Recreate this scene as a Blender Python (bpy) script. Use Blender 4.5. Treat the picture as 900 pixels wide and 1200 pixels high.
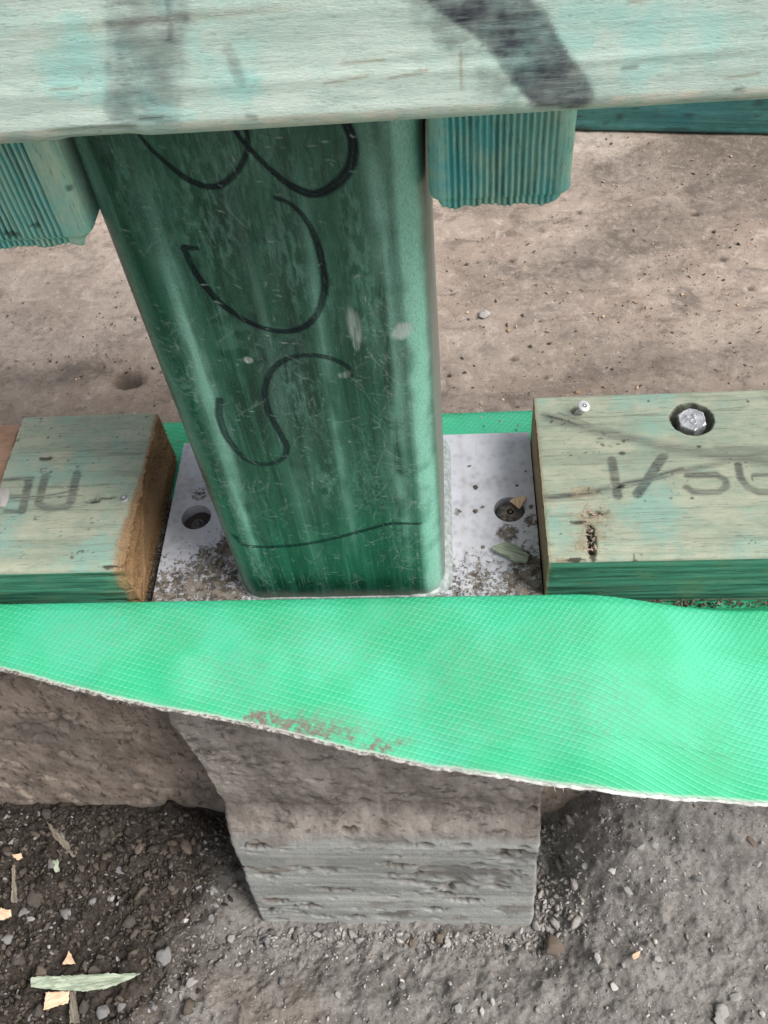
import bpy, bmesh, math, random
import numpy as np
from mathutils import Vector, Matrix

# ------------------------------------------------------------------ camera, sky, sun
for o in list(bpy.data.objects): bpy.data.objects.remove(o)
scene = bpy.context.scene
COL = scene.collection
F = 1.08216
PITCH, YAW, ROLL = 0.931393, -0.135898, -0.134270
CAM = np.array([0.051052, -0.205316, 0.347952])
_f = np.array([math.sin(YAW)*math.cos(PITCH), math.cos(YAW)*math.cos(PITCH), -math.sin(PITCH)])
_r0 = np.array([math.cos(YAW), -math.sin(YAW), 0]); _u0 = np.cross(_r0, _f)
_r = _r0*math.cos(ROLL)+_u0*math.sin(ROLL); _u = -_r0*math.sin(ROLL)+_u0*math.cos(ROLL)
cd = bpy.data.cameras.new('camera'); cam = bpy.data.objects.new('camera', cd); COL.objects.link(cam)
m = Matrix.Identity(4)
for i in range(3):
    m[i][0], m[i][1], m[i][2], m[i][3] = _r[i], _u[i], -_f[i], CAM[i]
cam.matrix_world = m
cd.sensor_fit = 'VERTICAL'; cd.sensor_height = 36.0; cd.lens = F*1000/1200*36
cd.clip_start = 0.005; cd.clip_end = 200
scene.camera = cam
SUN_EL, SUN_AZ = math.radians(50), math.radians(112)      # azimuth clockwise from +Y
w = bpy.data.worlds.new('World'); scene.world = w; w.use_nodes = True
wn = w.node_tree.nodes; wl = w.node_tree.links; wn.clear()
sky = wn.new('ShaderNodeTexSky'); sky.sky_type = 'NISHITA'; sky.sun_disc = False
sky.sun_elevation = SUN_EL; sky.sun_rotation = SUN_AZ; sky.dust_density = 4.0; sky.air_density = 1.0
hs = wn.new('ShaderNodeHueSaturation'); hs.inputs['Saturation'].default_value = 0.30   # overcast: grey sky
bg = wn.new('ShaderNodeBackground'); bg.inputs['Strength'].default_value = 0.085
wo = wn.new('ShaderNodeOutputWorld')
wl.new(sky.outputs[0], hs.inputs['Color']); wl.new(hs.outputs[0], bg.inputs[0]); wl.new(bg.outputs[0], wo.inputs[0])
sd = bpy.data.lights.new('sun', 'SUN'); sd.energy = 2.6; sd.angle = math.radians(30); sd.color = (1.0, 0.975, 0.945)
sun = bpy.data.objects.new('sun', sd); COL.objects.link(sun)
sdir = Vector((math.sin(SUN_AZ)*math.cos(SUN_EL), math.cos(SUN_AZ)*math.cos(SUN_EL), math.sin(SUN_EL)))
sun.rotation_euler = sdir.to_track_quat('Z', 'Y').to_euler(); sun.location = (0.5, -0.5, 1.5)
vs = scene.view_settings; vs.view_transform = 'Standard'; vs.look = 'None'; vs.gamma = 1.0; vs.exposure = 0.72
vs.use_curve_mapping = False
scene.render.resolution_x, scene.render.resolution_y = 768, 1024

# ------------------------------------------------------------------ helpers
rng = np.random.default_rng(11); random.seed(5)
def unp(px, axis, val):
    d = _f+_r*(px[0]-450)/(F*1000)+_u*(600-px[1])/(F*1000)
    t = (val-CAM[axis])/d[axis]
    return CAM+t*d
def _hash(i, j, k, seed):
    h = (i.astype(np.int64)*374761393+j.astype(np.int64)*668265263+k.astype(np.int64)*2147483647+seed*974711) & 0xffffffff
    h = ((h ^ (h >> 13))*1274126177) & 0xffffffff
    h = ((h ^ (h >> 16))*2246822519) & 0xffffffff
    return ((h ^ (h >> 15)) & 0xffffff)/16777215.0
def vn(x, y, z=None, seed=0):
    x = np.asarray(x, float); y = np.asarray(y, float); z = np.zeros_like(x) if z is None else np.asarray(z, float)
    xi, yi, zi = np.floor(x), np.floor(y), np.floor(z)
    fx, fy, fz = x-xi, y-yi, z-zi
    fx, fy, fz = [t*t*(3-2*t) for t in (fx, fy, fz)]
    r = 0
    for a in (0, 1):
        for b in (0, 1):
            for c in (0, 1):
                r = r+_hash(xi+a, yi+b, zi+c, seed)*(fx if a else 1-fx)*(fy if b else 1-fy)*(fz if c else 1-fz)
    return r*2-1
def fbm(x, y, z=None, oct=4, seed=0, gain=.5):
    s, a, n = 0, 1.0, 0
    x = np.asarray(x, float); y = np.asarray(y, float); z = np.zeros_like(x) if z is None else np.asarray(z, float)
    for k in range(oct):
        s = s+a*vn(x*2**k+k*7.3, y*2**k-k*3.1, z*2**k+k*1.7, seed+k); n += a; a *= gain
    return s/n
def sst(a, b, x):
    t = np.clip((np.asarray(x, float)-a)/(b-a), 0, 1); return t*t*(3-2*t)
def worley(x, y, seed=0):
    x = np.asarray(x, float); y = np.asarray(y, float); xi, yi = np.floor(x), np.floor(y); best = np.full(x.shape, 9.0); hid = np.zeros(x.shape)
    for a in (-1, 0, 1):
        for b in (-1, 0, 1):
            cx, cy = xi+a, yi+b; z = np.zeros_like(cx)
            px, py = cx+_hash(cx, cy, z, seed), cy+_hash(cx, cy, z, seed+91)
            d = np.hypot(x-px, y-py); m_ = d < best; best = np.where(m_, d, best); hid = np.where(m_, _hash(cx, cy, z, seed+7), hid)
    return best, hid
def pits(X, Y, n, xr, yr, rr, asp, seed, dmul=1.0):
    rg = np.random.default_rng(seed); out = np.zeros_like(X)
    for _ in range(n):
        cx, cy, r = rg.uniform(*xr), rg.uniform(*yr), rr[0]+(rr[1]-rr[0])*rg.random()**2.5
        sel = (np.abs(X-cx) < r*asp*1.6) & (np.abs(Y-cy) < r*1.6)
        if sel.any():
            x, y = X[sel], Y[sel]; q = np.hypot((x-cx)/asp, y-cy)/r+.35*vn(x*500, y*500, seed=seed)
            out[sel] = np.maximum(out[sel], r*dmul*sst(1.1, .3, q))
    return out
def smooth_line(pts, n=14):
    pts = [np.array(p, float) for p in pts]
    P = [pts[0]]+pts+[pts[-1]]; out = []
    for i in range(1, len(P)-2):
        for t in np.linspace(0, 1, n, endpoint=False):
            p0, p1, p2, p3 = P[i-1], P[i], P[i+1], P[i+2]
            out.append(.5*((2*p1)+(-p0+p2)*t+(2*p0-5*p1+4*p2-p3)*t*t+(-p0+3*p1-3*p2+p3)*t**3))
    out.append(P[-2]); return np.array(out)
def stroke(U, V, pts, wid, soft=.0003):
    """coverage 0..1 of a stroke drawn through pts (N,2), half widths wid (scalar or per point)"""
    pts = np.asarray(pts, float); wid = np.broadcast_to(np.asarray(wid, float), (len(pts),))
    best = np.full(U.shape, 9.0)
    mw = wid.max()+soft*2
    sel = (U > pts[:, 0].min()-mw) & (U < pts[:, 0].max()+mw) & (V > pts[:, 1].min()-mw) & (V < pts[:, 1].max()+mw)
    if not sel.any(): return np.zeros(U.shape)
    u, v = U[sel], V[sel]; b = np.full(u.shape, 9.0)
    for i in range(len(pts)-1):
        a, c = pts[i], pts[i+1]; d = c-a; L = d@d+1e-12
        t = np.clip(((u-a[0])*d[0]+(v-a[1])*d[1])/L, 0, 1)
        dist = np.hypot(u-a[0]-t*d[0], v-a[1]-t*d[1])-(wid[i]*(1-t)+wid[i+1]*t)
        b = np.minimum(b, dist)
    best[sel] = b
    return 1-sst(-soft, soft, best)
def inpoly(U, V, poly):
    r = np.zeros(U.shape, bool); n = len(poly)
    for i in range(n):
        x0, y0 = poly[i]; x1, y1 = poly[(i+1) % n]
        c = ((y0 > V) != (y1 > V)) & (U < (x1-x0)*(V-y0)/(y1-y0+1e-15)+x0)
        r ^= c
    return r
def newmesh(name, verts, faces, mat=None, parent=None, smooth=True, attrs=None):
    me = bpy.data.meshes.new(name)
    verts = np.asarray(verts, float)
    faces = np.asarray(faces)
    if faces.ndim == 2:
        k = faces.shape[1]; nf = len(faces)
        me.vertices.add(len(verts)); me.vertices.foreach_set('co', verts.ravel())
        me.loops.add(nf*k); me.loops.foreach_set('vertex_index', faces.ravel().astype(np.int32))
        me.polygons.add(nf); me.polygons.foreach_set('loop_start', np.arange(0, nf*k, k, dtype=np.int32))
        me.update(calc_edges=True); me.validate()
    else:
        me.from_pydata(verts.tolist(), [], [list(map(int, f)) for f in faces])
    if smooth: me.polygons.foreach_set('use_smooth', np.ones(len(me.polygons), bool))
    for an, arr in (attrs or {}).items():
        a = me.attributes.new(an, 'FLOAT_COLOR', 'POINT')
        arr = np.asarray(arr, float)
        if arr.shape[1] == 3: arr = np.concatenate([arr, np.ones((len(arr), 1))], 1)
        a.data.foreach_set('color', arr.astype(np.float32).ravel())
    o = bpy.data.objects.new(name, me); COL.objects.link(o)
    if mat: me.materials.append(mat)
    if parent: o.parent = parent
    return o
def tag(o, label=None, cat=None, group=None, kind=None):
    if label: o['label'] = label
    if cat: o['category'] = cat
    if group: o['group'] = group
    if kind: o['kind'] = kind
    return o
def empty(name, loc, label, cat, group=None, rz=0):
    o = bpy.data.objects.new(name, None); COL.objects.link(o); o.location = loc; o.rotation_euler = (0, 0, rz)
    o.empty_display_size = .02
    tag(o, label, cat, group); return o
def gridfaces(n, mm, wrap=False, flip=False):
    i = np.arange(n-1)[:, None]; jn = mm if wrap else mm-1
    j = np.arange(jn)[None, :]; j2 = (j+1) % mm
    q = np.stack([i*mm+j, (i+1)*mm+j, (i+1)*mm+j2, i*mm+j2], -1).reshape(-1, 4)
    return q[:, ::-1] if flip else q
def nonuni(segs):
    """segs: list of (start, end, step) -> concatenated coordinates"""
    out = []
    for a, b, s in segs:
        n = max(1, int(round(abs(b-a)/s))); out += list(np.linspace(a, b, n, endpoint=False))
    out.append(segs[-1][1]); return np.array(out)
def rrect(x0, x1, y0, y1, r, steps, nr=6):
    """closed rounded rectangle, counter-clockwise from bottom side; steps=(bottom,right,top,left). returns pts, normals, side id"""
    P, N, S = [], [], []
    def side(a, b, n, st, sid):
        a = np.array(a); b = np.array(b); k = max(1, int(round(np.linalg.norm(b-a)/st)))
        for t in np.linspace(0, 1, k, endpoint=False): P.append(a+(b-a)*t); N.append(n); S.append(sid)
    def corner(c, a0, sid):
        for k in range(nr):
            a = a0+math.pi/2*k/nr
            n = np.array([math.cos(a), math.sin(a)]); P.append(np.array(c)+r*n); N.append(n); S.append(sid)
    side((x0+r, y0), (x1-r, y0), np.array([0, -1.]), steps[0], 0); corner((x1-r, y0+r), -math.pi/2, 4)
    side((x1, y0+r), (x1, y1-r), np.array([1., 0]), steps[1], 1); corner((x1-r, y1-r), 0, 5)
    side((x1-r, y1), (x0+r, y1), np.array([0, 1.]), steps[2], 2); corner((x0+r, y1-r), math.pi/2, 6)
    side((x0, y1-r), (x0, y0+r), np.array([-1., 0]), steps[3], 3); corner((x0+r, y0+r), math.pi, 7)
    return np.array(P), np.array(N), np.array(S)
def caps(nv, n, mm, verts):
    """fan caps for a swept wrap grid"""
    v = [verts[:mm].mean(0), verts[(n-1)*mm:n*mm].mean(0)]
    f = []
    for j in range(mm):
        f.append([nv, j, (j+1) % mm]); f.append([nv+1, (n-1)*mm+(j+1) % mm, (n-1)*mm+j])
    return v, f

# ---- node helpers
class NT:
    def __init__(s, name):
        s.m = bpy.data.materials.new(name); s.m.use_nodes = True; s.t = s.m.node_tree; s.t.nodes.clear()
        s.out = s.n('ShaderNodeOutputMaterial'); s.b = s.n('ShaderNodeBsdfPrincipled'); s.l(s.b.outputs[0], s.out.inputs[0])
        s.tc = s.n('ShaderNodeTexCoord')
    def n(s, t): return s.t.nodes.new(t)
    def l(s, a, b): s.t.links.new(a, b)
    def put(s, sock, v):
        if v is None: return
        if hasattr(v, 'is_linked') or isinstance(v, bpy.types.NodeSocket): s.l(v, sock)
        else:
            try: sock.default_value = v
            except Exception: sock.default_value = tuple(v)+(1,)
    def vec(s, scale=(1, 1, 1), src='Object', rot=(0, 0, 0), attr=None):
        mp = s.n('ShaderNodeMapping'); mp.inputs['Scale'].default_value = scale; mp.inputs['Rotation'].default_value = rot
        if attr:
            a = s.n('ShaderNodeAttribute'); a.attribute_name = attr; s.l(a.outputs['Vector'], mp.inputs[0])
        else: s.l(s.tc.outputs[src], mp.inputs[0])
        return mp.outputs[0]
    def noise(s, vec, scale, detail=4, rough=.55, dist=0):
        n = s.n('ShaderNodeTexNoise'); s.l(vec, n.inputs['Vector']); n.inputs['Scale'].default_value = scale
        n.inputs['Detail'].default_value = detail; n.inputs['Roughness'].default_value = rough; n.inputs['Distortion'].default_value = dist
        return n.outputs['Fac']
    def vor(s, vec, scale, feature='F1'):
        n = s.n('ShaderNodeTexVoronoi'); n.feature = feature; s.l(vec, n.inputs['Vector']); n.inputs['Scale'].default_value = scale
        return n.outputs['Distance']
    def wave(s, vec, scale, dist=0, detail=0, dirn='X'):
        n = s.n('ShaderNodeTexWave'); n.bands_direction = dirn; s.l(vec, n.inputs['Vector']); n.inputs['Scale'].default_value = scale
        n.inputs['Distortion'].default_value = dist; n.inputs['Detail'].default_value = detail
        return n.outputs['Fac']
    def ramp(s, fac, a, b, lo=0., hi=1.):
        n = s.n('ShaderNodeMapRange'); n.interpolation_type = 'SMOOTHSTEP'; s.put(n.inputs[0], fac)
        n.inputs[1].default_value = a; n.inputs[2].default_value = b; n.inputs[3].default_value = lo; n.inputs[4].default_value = hi
        return n.outputs[0]
    def mix(s, fac, a, b, mode='MIX'):
        n = s.n('ShaderNodeMix'); n.data_type = 'RGBA'; n.blend_type = mode
        s.put(n.inputs[0], fac); s.put(n.inputs[6], a); s.put(n.inputs[7], b); return n.outputs[2]
    def math(s, op, a, b=None):
        n = s.n('ShaderNodeMath'); n.operation = op; s.put(n.inputs[0], a); s.put(n.inputs[1], b); n.use_clamp = False
        return n.outputs[0]
    def attr(s, name):
        a = s.n('ShaderNodeAttribute'); a.attribute_name = name; sp = s.n('ShaderNodeSeparateColor'); s.l(a.outputs['Color'], sp.inputs[0])
        return a.outputs['Color'], sp.outputs[0], sp.outputs[1], sp.outputs[2], a.outputs['Alpha']
    def bump(s, h, strength, dist, prev=None):
        n = s.n('ShaderNodeBump'); n.inputs['Strength'].default_value = strength; n.inputs['Distance'].default_value = dist
        s.l(h, n.inputs['Height'])
        if prev is not None: s.l(prev, n.inputs['Normal'])
        return n.outputs[0]
    def done(s, col, rough=.7, normal=None, metal=None, spec=None):
        s.put(s.b.inputs['Base Color'], col); s.put(s.b.inputs['Roughness'], rough)
        if normal is not None: s.l(normal, s.b.inputs['Normal'])
        if metal is not None: s.put(s.b.inputs['Metallic'], metal)
        if spec is not None: s.put(s.b.inputs['Specular IOR Level'], spec)
        return s.m

# ------------------------------------------------------------------ materials
def mat_timber(name, pale, mid, tint, front, along, grain=1.0, k_=1.0, ink=(.03, .03, .036), brown=(.34, .205, .10), worn0=.6, streak=1.0):
    """treated pine; 'along' = axis index of the grain. mask: R ink, G wet treated edge, stud grooves, rail underside, B bare brown wood, A dark specks, gouges and hole floors"""
    t = NT(name)
    def sv(k): q = [1, 1, 1]; q[along] = k; return t.vec(q)
    fine = t.noise(sv(.10*k_), 1500, 6, .72)
    fine2 = t.noise(sv(.45), 2400, 5, .78)
    grainn = t.noise(sv(.05*k_), 330, 8, .70, .3)
    rings = t.noise(sv(.035*k_), 95, 5, .6, .5)
    blot = t.noise(t.vec(), 26, 6, .68)
    blot2 = t.noise(sv(.6), 95, 8, .74)
    c = t.mix(t.ramp(blot2, .34, .66), mid, pale)
    c = t.mix(t.ramp(rings, .50, .64, 0, .55*streak), c, [v*.80 for v in mid])
    c = t.mix(t.ramp(blot, .50, .66, 0, .85), c, tint)
    c = t.mix(t.ramp(grainn, .47, .33, 0, .6*grain), c, [v*.55 for v in mid])
    c = t.mix(t.ramp(fine, .46, .30, 0, .75*grain), c, [v*.38 for v in mid])
    c = t.mix(t.ramp(fine2, .55, .70, 0, .45), c, [v*1.25 for v in pale])
    col, R, G, B, A = t.attr('mask')
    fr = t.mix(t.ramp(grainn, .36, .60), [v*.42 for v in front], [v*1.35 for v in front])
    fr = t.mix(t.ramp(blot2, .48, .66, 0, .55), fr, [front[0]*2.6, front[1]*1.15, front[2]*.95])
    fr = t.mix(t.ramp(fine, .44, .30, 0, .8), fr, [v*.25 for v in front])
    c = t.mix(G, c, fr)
    br = t.mix(t.ramp(fine2, .3, .7), [v*.35 for v in brown], [v*1.35 for v in brown])
    c = t.mix(B, c, br)
    worn = t.ramp(t.noise(sv(.12), 800, 6, .72), .36, .58, worn0, 1.)
    c = t.mix(t.math('MULTIPLY', R, worn), c, ink)
    c = t.mix(A, c, (.035, .03, .024))
    nb = t.bump(grainn, .35*grain, .0012)
    nb = t.bump(fine, .45*grain, .0006, nb); nb = t.bump(fine2, .3, .0004, nb)
    return t.done(c, t.ramp(grainn, .3, .7, .62, .8), nb, spec=.3)
M_plate = mat_timber('treated_pine_plate', (.45, .46, .345), (.30, .355, .27), (.25, .42, .35), (.050, .19, .125), 0)
M_rail = mat_timber('treated_pine_rail', (.70, .82, .72), (.52, .68, .59), (.40, .73, .66), (.40, .48, .38), 0, grain=.6, ink=(.034, .033, .050), worn0=.8, streak=.5, k_=2.2)
M_stud = mat_timber('treated_pine_stud', (.55, .72, .54), (.28, .64, .54), (.14, .56, .55), (.035, .27, .27), 2, grain=1.1)
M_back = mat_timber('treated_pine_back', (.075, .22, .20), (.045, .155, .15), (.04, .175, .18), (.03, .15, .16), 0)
M_bare = mat_timber('bare_pine', (.52, .32, .22), (.38, .22, .14), (.45, .28, .2), (.3, .2, .12), 0)

def mat_chip(name, c0, c1):
    t = NT(name); g = t.noise(t.vec((1, .12, 1)), 700, 4, .6)
    return t.done(t.mix(t.ramp(g, .35, .65), c0, c1), .75, t.bump(g, .4, .0006), spec=.3)
M_chip_green = mat_chip('weathered_green_splinter', (.20, .25, .18), (.42, .47, .36))
M_chip_peach = mat_chip('fresh_pine_chip', (.62, .40, .25), (.82, .60, .42))
M_chip_brown = mat_chip('grey_brown_twig', (.10, .085, .065), (.22, .19, .15))
M_torn = mat_chip('torn_pink_fibre', (.34, .30, .22), (.58, .42, .34))
M_fibre = mat_chip('sawn_fibre', (.15, .085, .04), (.44, .28, .15))

def mat_column():
    t = NT('scratched_green_paint')
    st = t.noise(t.vec((1, 1, .018)), 120, 6, .66)
    stb = t.noise(t.vec((1, 1, .03)), 330, 7, .7)
    st2 = t.noise(t.vec((1, 1, .06)), 1100, 6, .74)
    bl = t.noise(t.vec((1, 1, .40)), 26, 6, .66)
    bl2 = t.noise(t.vec((1, 1, .35)), 130, 8, .76)
    fine = t.noise(t.vec((1, 1, .5)), 2300, 5, .78)
    c = t.mix(t.ramp(bl, .38, .62), (.002, .030, .017), (.005, .080, .040))
    c = t.mix(t.ramp(st, .48, .62, 0, .75), c, (.014, .098, .058))  # vertical streaks, partly grey reflections painted into the colour
    c = t.mix(t.ramp(st, .44, .34, 0, .7), c, (.0015, .014, .009))
    c = t.mix(t.ramp(stb, .53, .68, 0, .65), c, (.045, .155, .108))
    c = t.mix(t.ramp(stb, .45, .33, 0, .7), c, (.0015, .015, .010))
    c = t.mix(t.ramp(st2, .55, .70, 0, .65), c, (.13, .235, .20))
    c = t.mix(t.ramp(fine, .59, .68, 0, .65), c, (.21, .31, .27))
    col, R, G, B, A = t.attr('mask')
    mottle = t.ramp(fine, .34, .56, .55, 1.)
    c = t.mix(t.math('MULTIPLY', B, mottle), c, (.27, .56, .44))  # mask B: worn rubs plus the highlight painted on the right corner
    c = t.mix(t.math('MULTIPLY', A, mottle), c, (.30, .285, .255))  # mask A: dust plus the reflection painted on the right side
    ik = t.math('MULTIPLY', R, t.ramp(fine, .58, .72, 1., .45))
    c = t.mix(ik, c, (.002, .003, .010))
    c = t.mix(t.math('MULTIPLY', G, t.ramp(st2, .34, .56, .25, 1.)), c, (.52, .58, .53))
    nb = t.bump(st2, .2, .0004); nb = t.bump(fine, .2, .0003, nb); nb = t.bump(G, .5, -.0002, nb)
    ro = t.ramp(bl2, .35, .7, .22, .42)
    ro = t.math('ADD', ro, t.math('MULTIPLY', A, .4))
    return t.done(c, ro, nb, spec=t.math('SUBTRACT', .6, t.math('MULTIPLY', ik, .42)))
M_column = mat_column()
def mat_galv():
    t = NT('galvanised_plate')
    v = t.vec(); sp = t.vor(v, 260); no = t.noise(v, 90, 4, .6); fine = t.noise(v, 900, 4, .65)
    c = t.mix(t.ramp(no, .35, .65), (.44, .45, .49), (.56, .57, .62))
    c = t.mix(t.ramp(sp, .15, .6, 0, .45), c, (.70, .71, .75))
    c = t.mix(t.ramp(t.noise(t.vec((1, .08, 1), rot=(0, 0, .4)), 900, 5, .7), .60, .70, 0, .35), c, (.36, .36, .38))
    c = t.mix(t.ramp(t.noise(v, 55, 7, .7), .54, .68, 0, .5), c, (.42, .40, .38))
    c = t.mix(t.ramp(fine, .62, .74, 0, .5), c, (.34, .32, .30))
    col, R, G, B, A = t.attr('mask')
    dn = t.noise(v, 560, 7, .72)
    th = t.math('SUBTRACT', .80, t.math('MULTIPLY', R, .58))
    d = t.ramp(t.math('SUBTRACT', dn, th), -.06, .07)
    dc = t.mix(t.ramp(t.noise(v, 300, 3), .4, .6), (.07, .058, .045), (.20, .168, .135))
    c = t.mix(d, c, dc)
    c = t.mix(G, c, (.30, .20, .14))
    nb = t.bump(d, .6, .0005); nb = t.bump(fine, .12, .0003, nb)
    return t.done(c, t.math('ADD', t.math('MULTIPLY', d, .4), .5), nb, metal=t.math('SUBTRACT', .15, t.math('MULTIPLY', d, .15)), spec=.5)
M_galv = mat_galv()
def mat_simple(name, c0, c1, rough=.6, metal=0., scale=300, bump=.3, dist=.0006):
    t = NT(name); n = t.noise(t.vec(), scale, 5, .6)
    return t.done(t.mix(t.ramp(n, .35, .65), c0, c1), rough, t.bump(n, bump, dist), metal=metal)
M_weld = mat_simple('weld_metal', (.26, .30, .29), (.44, .48, .47), .5, .1, 420, .5)
M_bolt = mat_simple('galvanised_bolt', (.50, .50, .51), (.78, .78, .80), .38, .7, 420, .6, .0005)
M_nail = mat_simple('bright_nail', (.78, .79, .80), (.90, .90, .92), .42, .35, 300, .1)
M_lead = mat_simple('grey_cap', (.40, .40, .41), (.60, .60, .61), .55, .2, 300, .5)
M_lead_dull = mat_simple('dirty_bolt_metal', (.10, .09, .085), (.26, .25, .245), .6, .2, 500, .6)
M_caked = mat_simple('dirt_caked_metal', (.07, .06, .05), (.25, .22, .185), .85, 0, 520, 1., .0016)
M_clod = mat_simple('damp_clod', (.05, .042, .034), (.14, .12, .10), .95, 0, 900, .8, .0008)

def mat_membrane():
    t = NT('green_membrane')
    a = t.n('ShaderNodeAttribute'); a.attribute_name = 'sheet'; uv = a.outputs['Vector']
    def mp(rot, sc):
        n = t.n('ShaderNodeMapping'); n.inputs['Rotation'].default_value = (0, 0, rot); n.inputs['Scale'].default_value = sc
        t.l(uv, n.inputs[0]); return n.outputs[0]
    v0 = mp(0, (1, 1, 1))
    r1 = t.wave(mp(math.radians(15), (1, 1, 1)), 122, .2, 1, 'Y')
    r2 = t.wave(mp(math.radians(-52), (1, 1, 1)), 150, .2, 1, 'Y')
    r1s = t.ramp(r1, .62, 1.); r2s = t.ramp(r2, .45, 1.)
    h = t.math('ADD', r1s, t.math('MULTIPLY', r2s, .62))
    bl = t.noise(v0, 22, 3, .55); fine = t.noise(v0, 900, 3, .6); wear = t.noise(v0, 38, 6, .66)
    h = t.math('MULTIPLY', h, t.ramp(wear, .34, .60, .5, 1.))
    crease = t.ramp(t.noise(mp(.9, (.12, 1, 1)), 75, 5, .62, .8), .60, .74); sm = t.noise(v0, 70, 5, .62)
    c = t.mix(t.ramp(bl, .38, .64), (.034, .41, .196), (.056, .48, .27))
    c = t.mix(t.ramp(h, .45, 1.25, 0, .30), c, (.17, .64, .41))  # paler rib crests: their highlights painted into the colour
    c = t.mix(t.ramp(sm, .54, .72, 0, .2), c, (.10, .50, .33))
    col, R, G, B, A = t.attr('mask')
    dn = t.noise(v0, 300, 7, .74)
    dd = t.ramp(t.math('SUBTRACT', t.math('ADD', t.math('MULTIPLY', R, .36), dn), .5), .27, .40)
    film = t.math('MULTIPLY', R, t.ramp(dn, .36, .58, .10, .50))
    c = t.mix(film, c, (.19, .29, .21))
    c = t.mix(t.math('MULTIPLY', dd, G), c, (.17, .14, .115))
    c = t.mix(B, c, (.50, .50, .47))
    nb = t.bump(h, .5, .00035); nb = t.bump(crease, .35, .0008, nb); nb = t.bump(fine, .1, .0003, nb)
    return t.done(c, t.math('ADD', .52, t.math('MULTIPLY', film, .6)), nb, spec=.28)
M_memb = mat_membrane()
def mat_edge():
    t = NT('frayed_membrane_edge'); v = t.vec((1, 1, 1)); n = t.noise(v, 500, 5, .7); n2 = t.noise(v, 90, 3)
    c = t.mix(t.ramp(n, .40, .62), (.13, .11, .095), (.46, .44, .41))
    sx = t.n('ShaderNodeSeparateXYZ'); t.l(t.tc.outputs['Object'], sx.inputs[0])
    c = t.mix(t.math('MULTIPLY', t.ramp(n2, .35, .6, .3, 1.), t.ramp(sx.outputs[0], .0, .13)), c, (.72, .74, .70))
    return t.done(c, .8, t.bump(n, .7, .0008))
M_edge = mat_edge()

def mat_slab():
    t = NT('weathered_concrete_slab')
    v = t.vec(); n1 = t.noise(v, 10, 6, .66); n2 = t.noise(t.vec((1, 1.4, 1), rot=(0, 0, .5)), 36, 8, .72, .5); n3 = t.noise(v, 300, 8, .75); n4 = t.noise(v, 1300, 5, .75); n5 = t.noise(v, 120, 8, .75)
    streak = t.noise(t.vec((.22, 1, 1), rot=(0, 0, -.62)), 140, 7, .7)
    c = t.mix(t.ramp(n1, .36, .64), (.295, .232, .190), (.415, .342, .288))
    c = t.mix(t.ramp(n2, .50, .63, 0, .75), c, (.155, .126, .107))
    c = t.mix(t.ramp(n2, .45, .33, 0, .65), c, (.53, .44, .375))
    c = t.mix(t.ramp(streak, .54, .68, 0, .5), c, (.19, .148, .122))
    c = t.mix(t.ramp(n5, .54, .66, 0, .6), c, (.175, .13, .102))
    c = t.mix(t.ramp(n5, .44, .33, 0, .5), c, (.56, .47, .41))
    c = t.mix(t.ramp(n3, .56, .68, 0, .65), c, (.12, .092, .074))
    c = t.mix(t.ramp(n3, .43, .32, 0, .6), c, (.58, .49, .43))
    c = t.mix(t.ramp(n4, .58, .70, 0, .35), c, (.11, .085, .07))
    vs_ = t.vor(v, 95); c = t.mix(t.ramp(vs_, .06, .03, 0, .85), c, (.04, .034, .03))
    vs2 = t.vor(v, 240); c = t.mix(t.math('MULTIPLY', t.ramp(vs2, .14, .07, 0, .7), t.ramp(n1, .45, .6)), c, (.08, .06, .045))
    col, R, G, B, A = t.attr('mask')
    # R: exposed front face of the slab edge (soil stained), G: dark patch, B: pale patch, one of them a painted sunlit spot
    f1 = t.noise(t.vec((1, 1, .45)), 60, 7, .7); f2 = t.noise(t.vec((1, 1, .4)), 260, 8, .75)
    fc = t.mix(t.ramp(f1, .36, .64), (.225, .182, .15), (.41, .335, .275))
    fc = t.mix(t.ramp(f2, .51, .64, 0, .85), fc, (.07, .056, .046))
    fc = t.mix(t.ramp(f2, .44, .34, 0, .5), fc, (.38, .32, .27))
    fc = t.mix(t.ramp(n1, .5, .64, 0, .5), fc, (.12, .112, .105))
    c = t.mix(R, c, fc)
    c = t.mix(t.math('MULTIPLY', G, t.ramp(n3, .3, .6, .4, 1.)), c, (.105, .088, .076))
    c = t.mix(t.math('MULTIPLY', B, t.ramp(n3, .3, .6, .8, .35)), c, (.56, .485, .43))
    c = t.mix(t.math('MULTIPLY', A, .85), c, (.055, .042, .032))
    nb = t.bump(n3, .7, .0011); nb = t.bump(n4, .5, .0006, nb); nb = t.bump(n5, .4, .0018, nb)
    return t.done(c, .9, nb, spec=.2)
M_slab = mat_slab()
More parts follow.
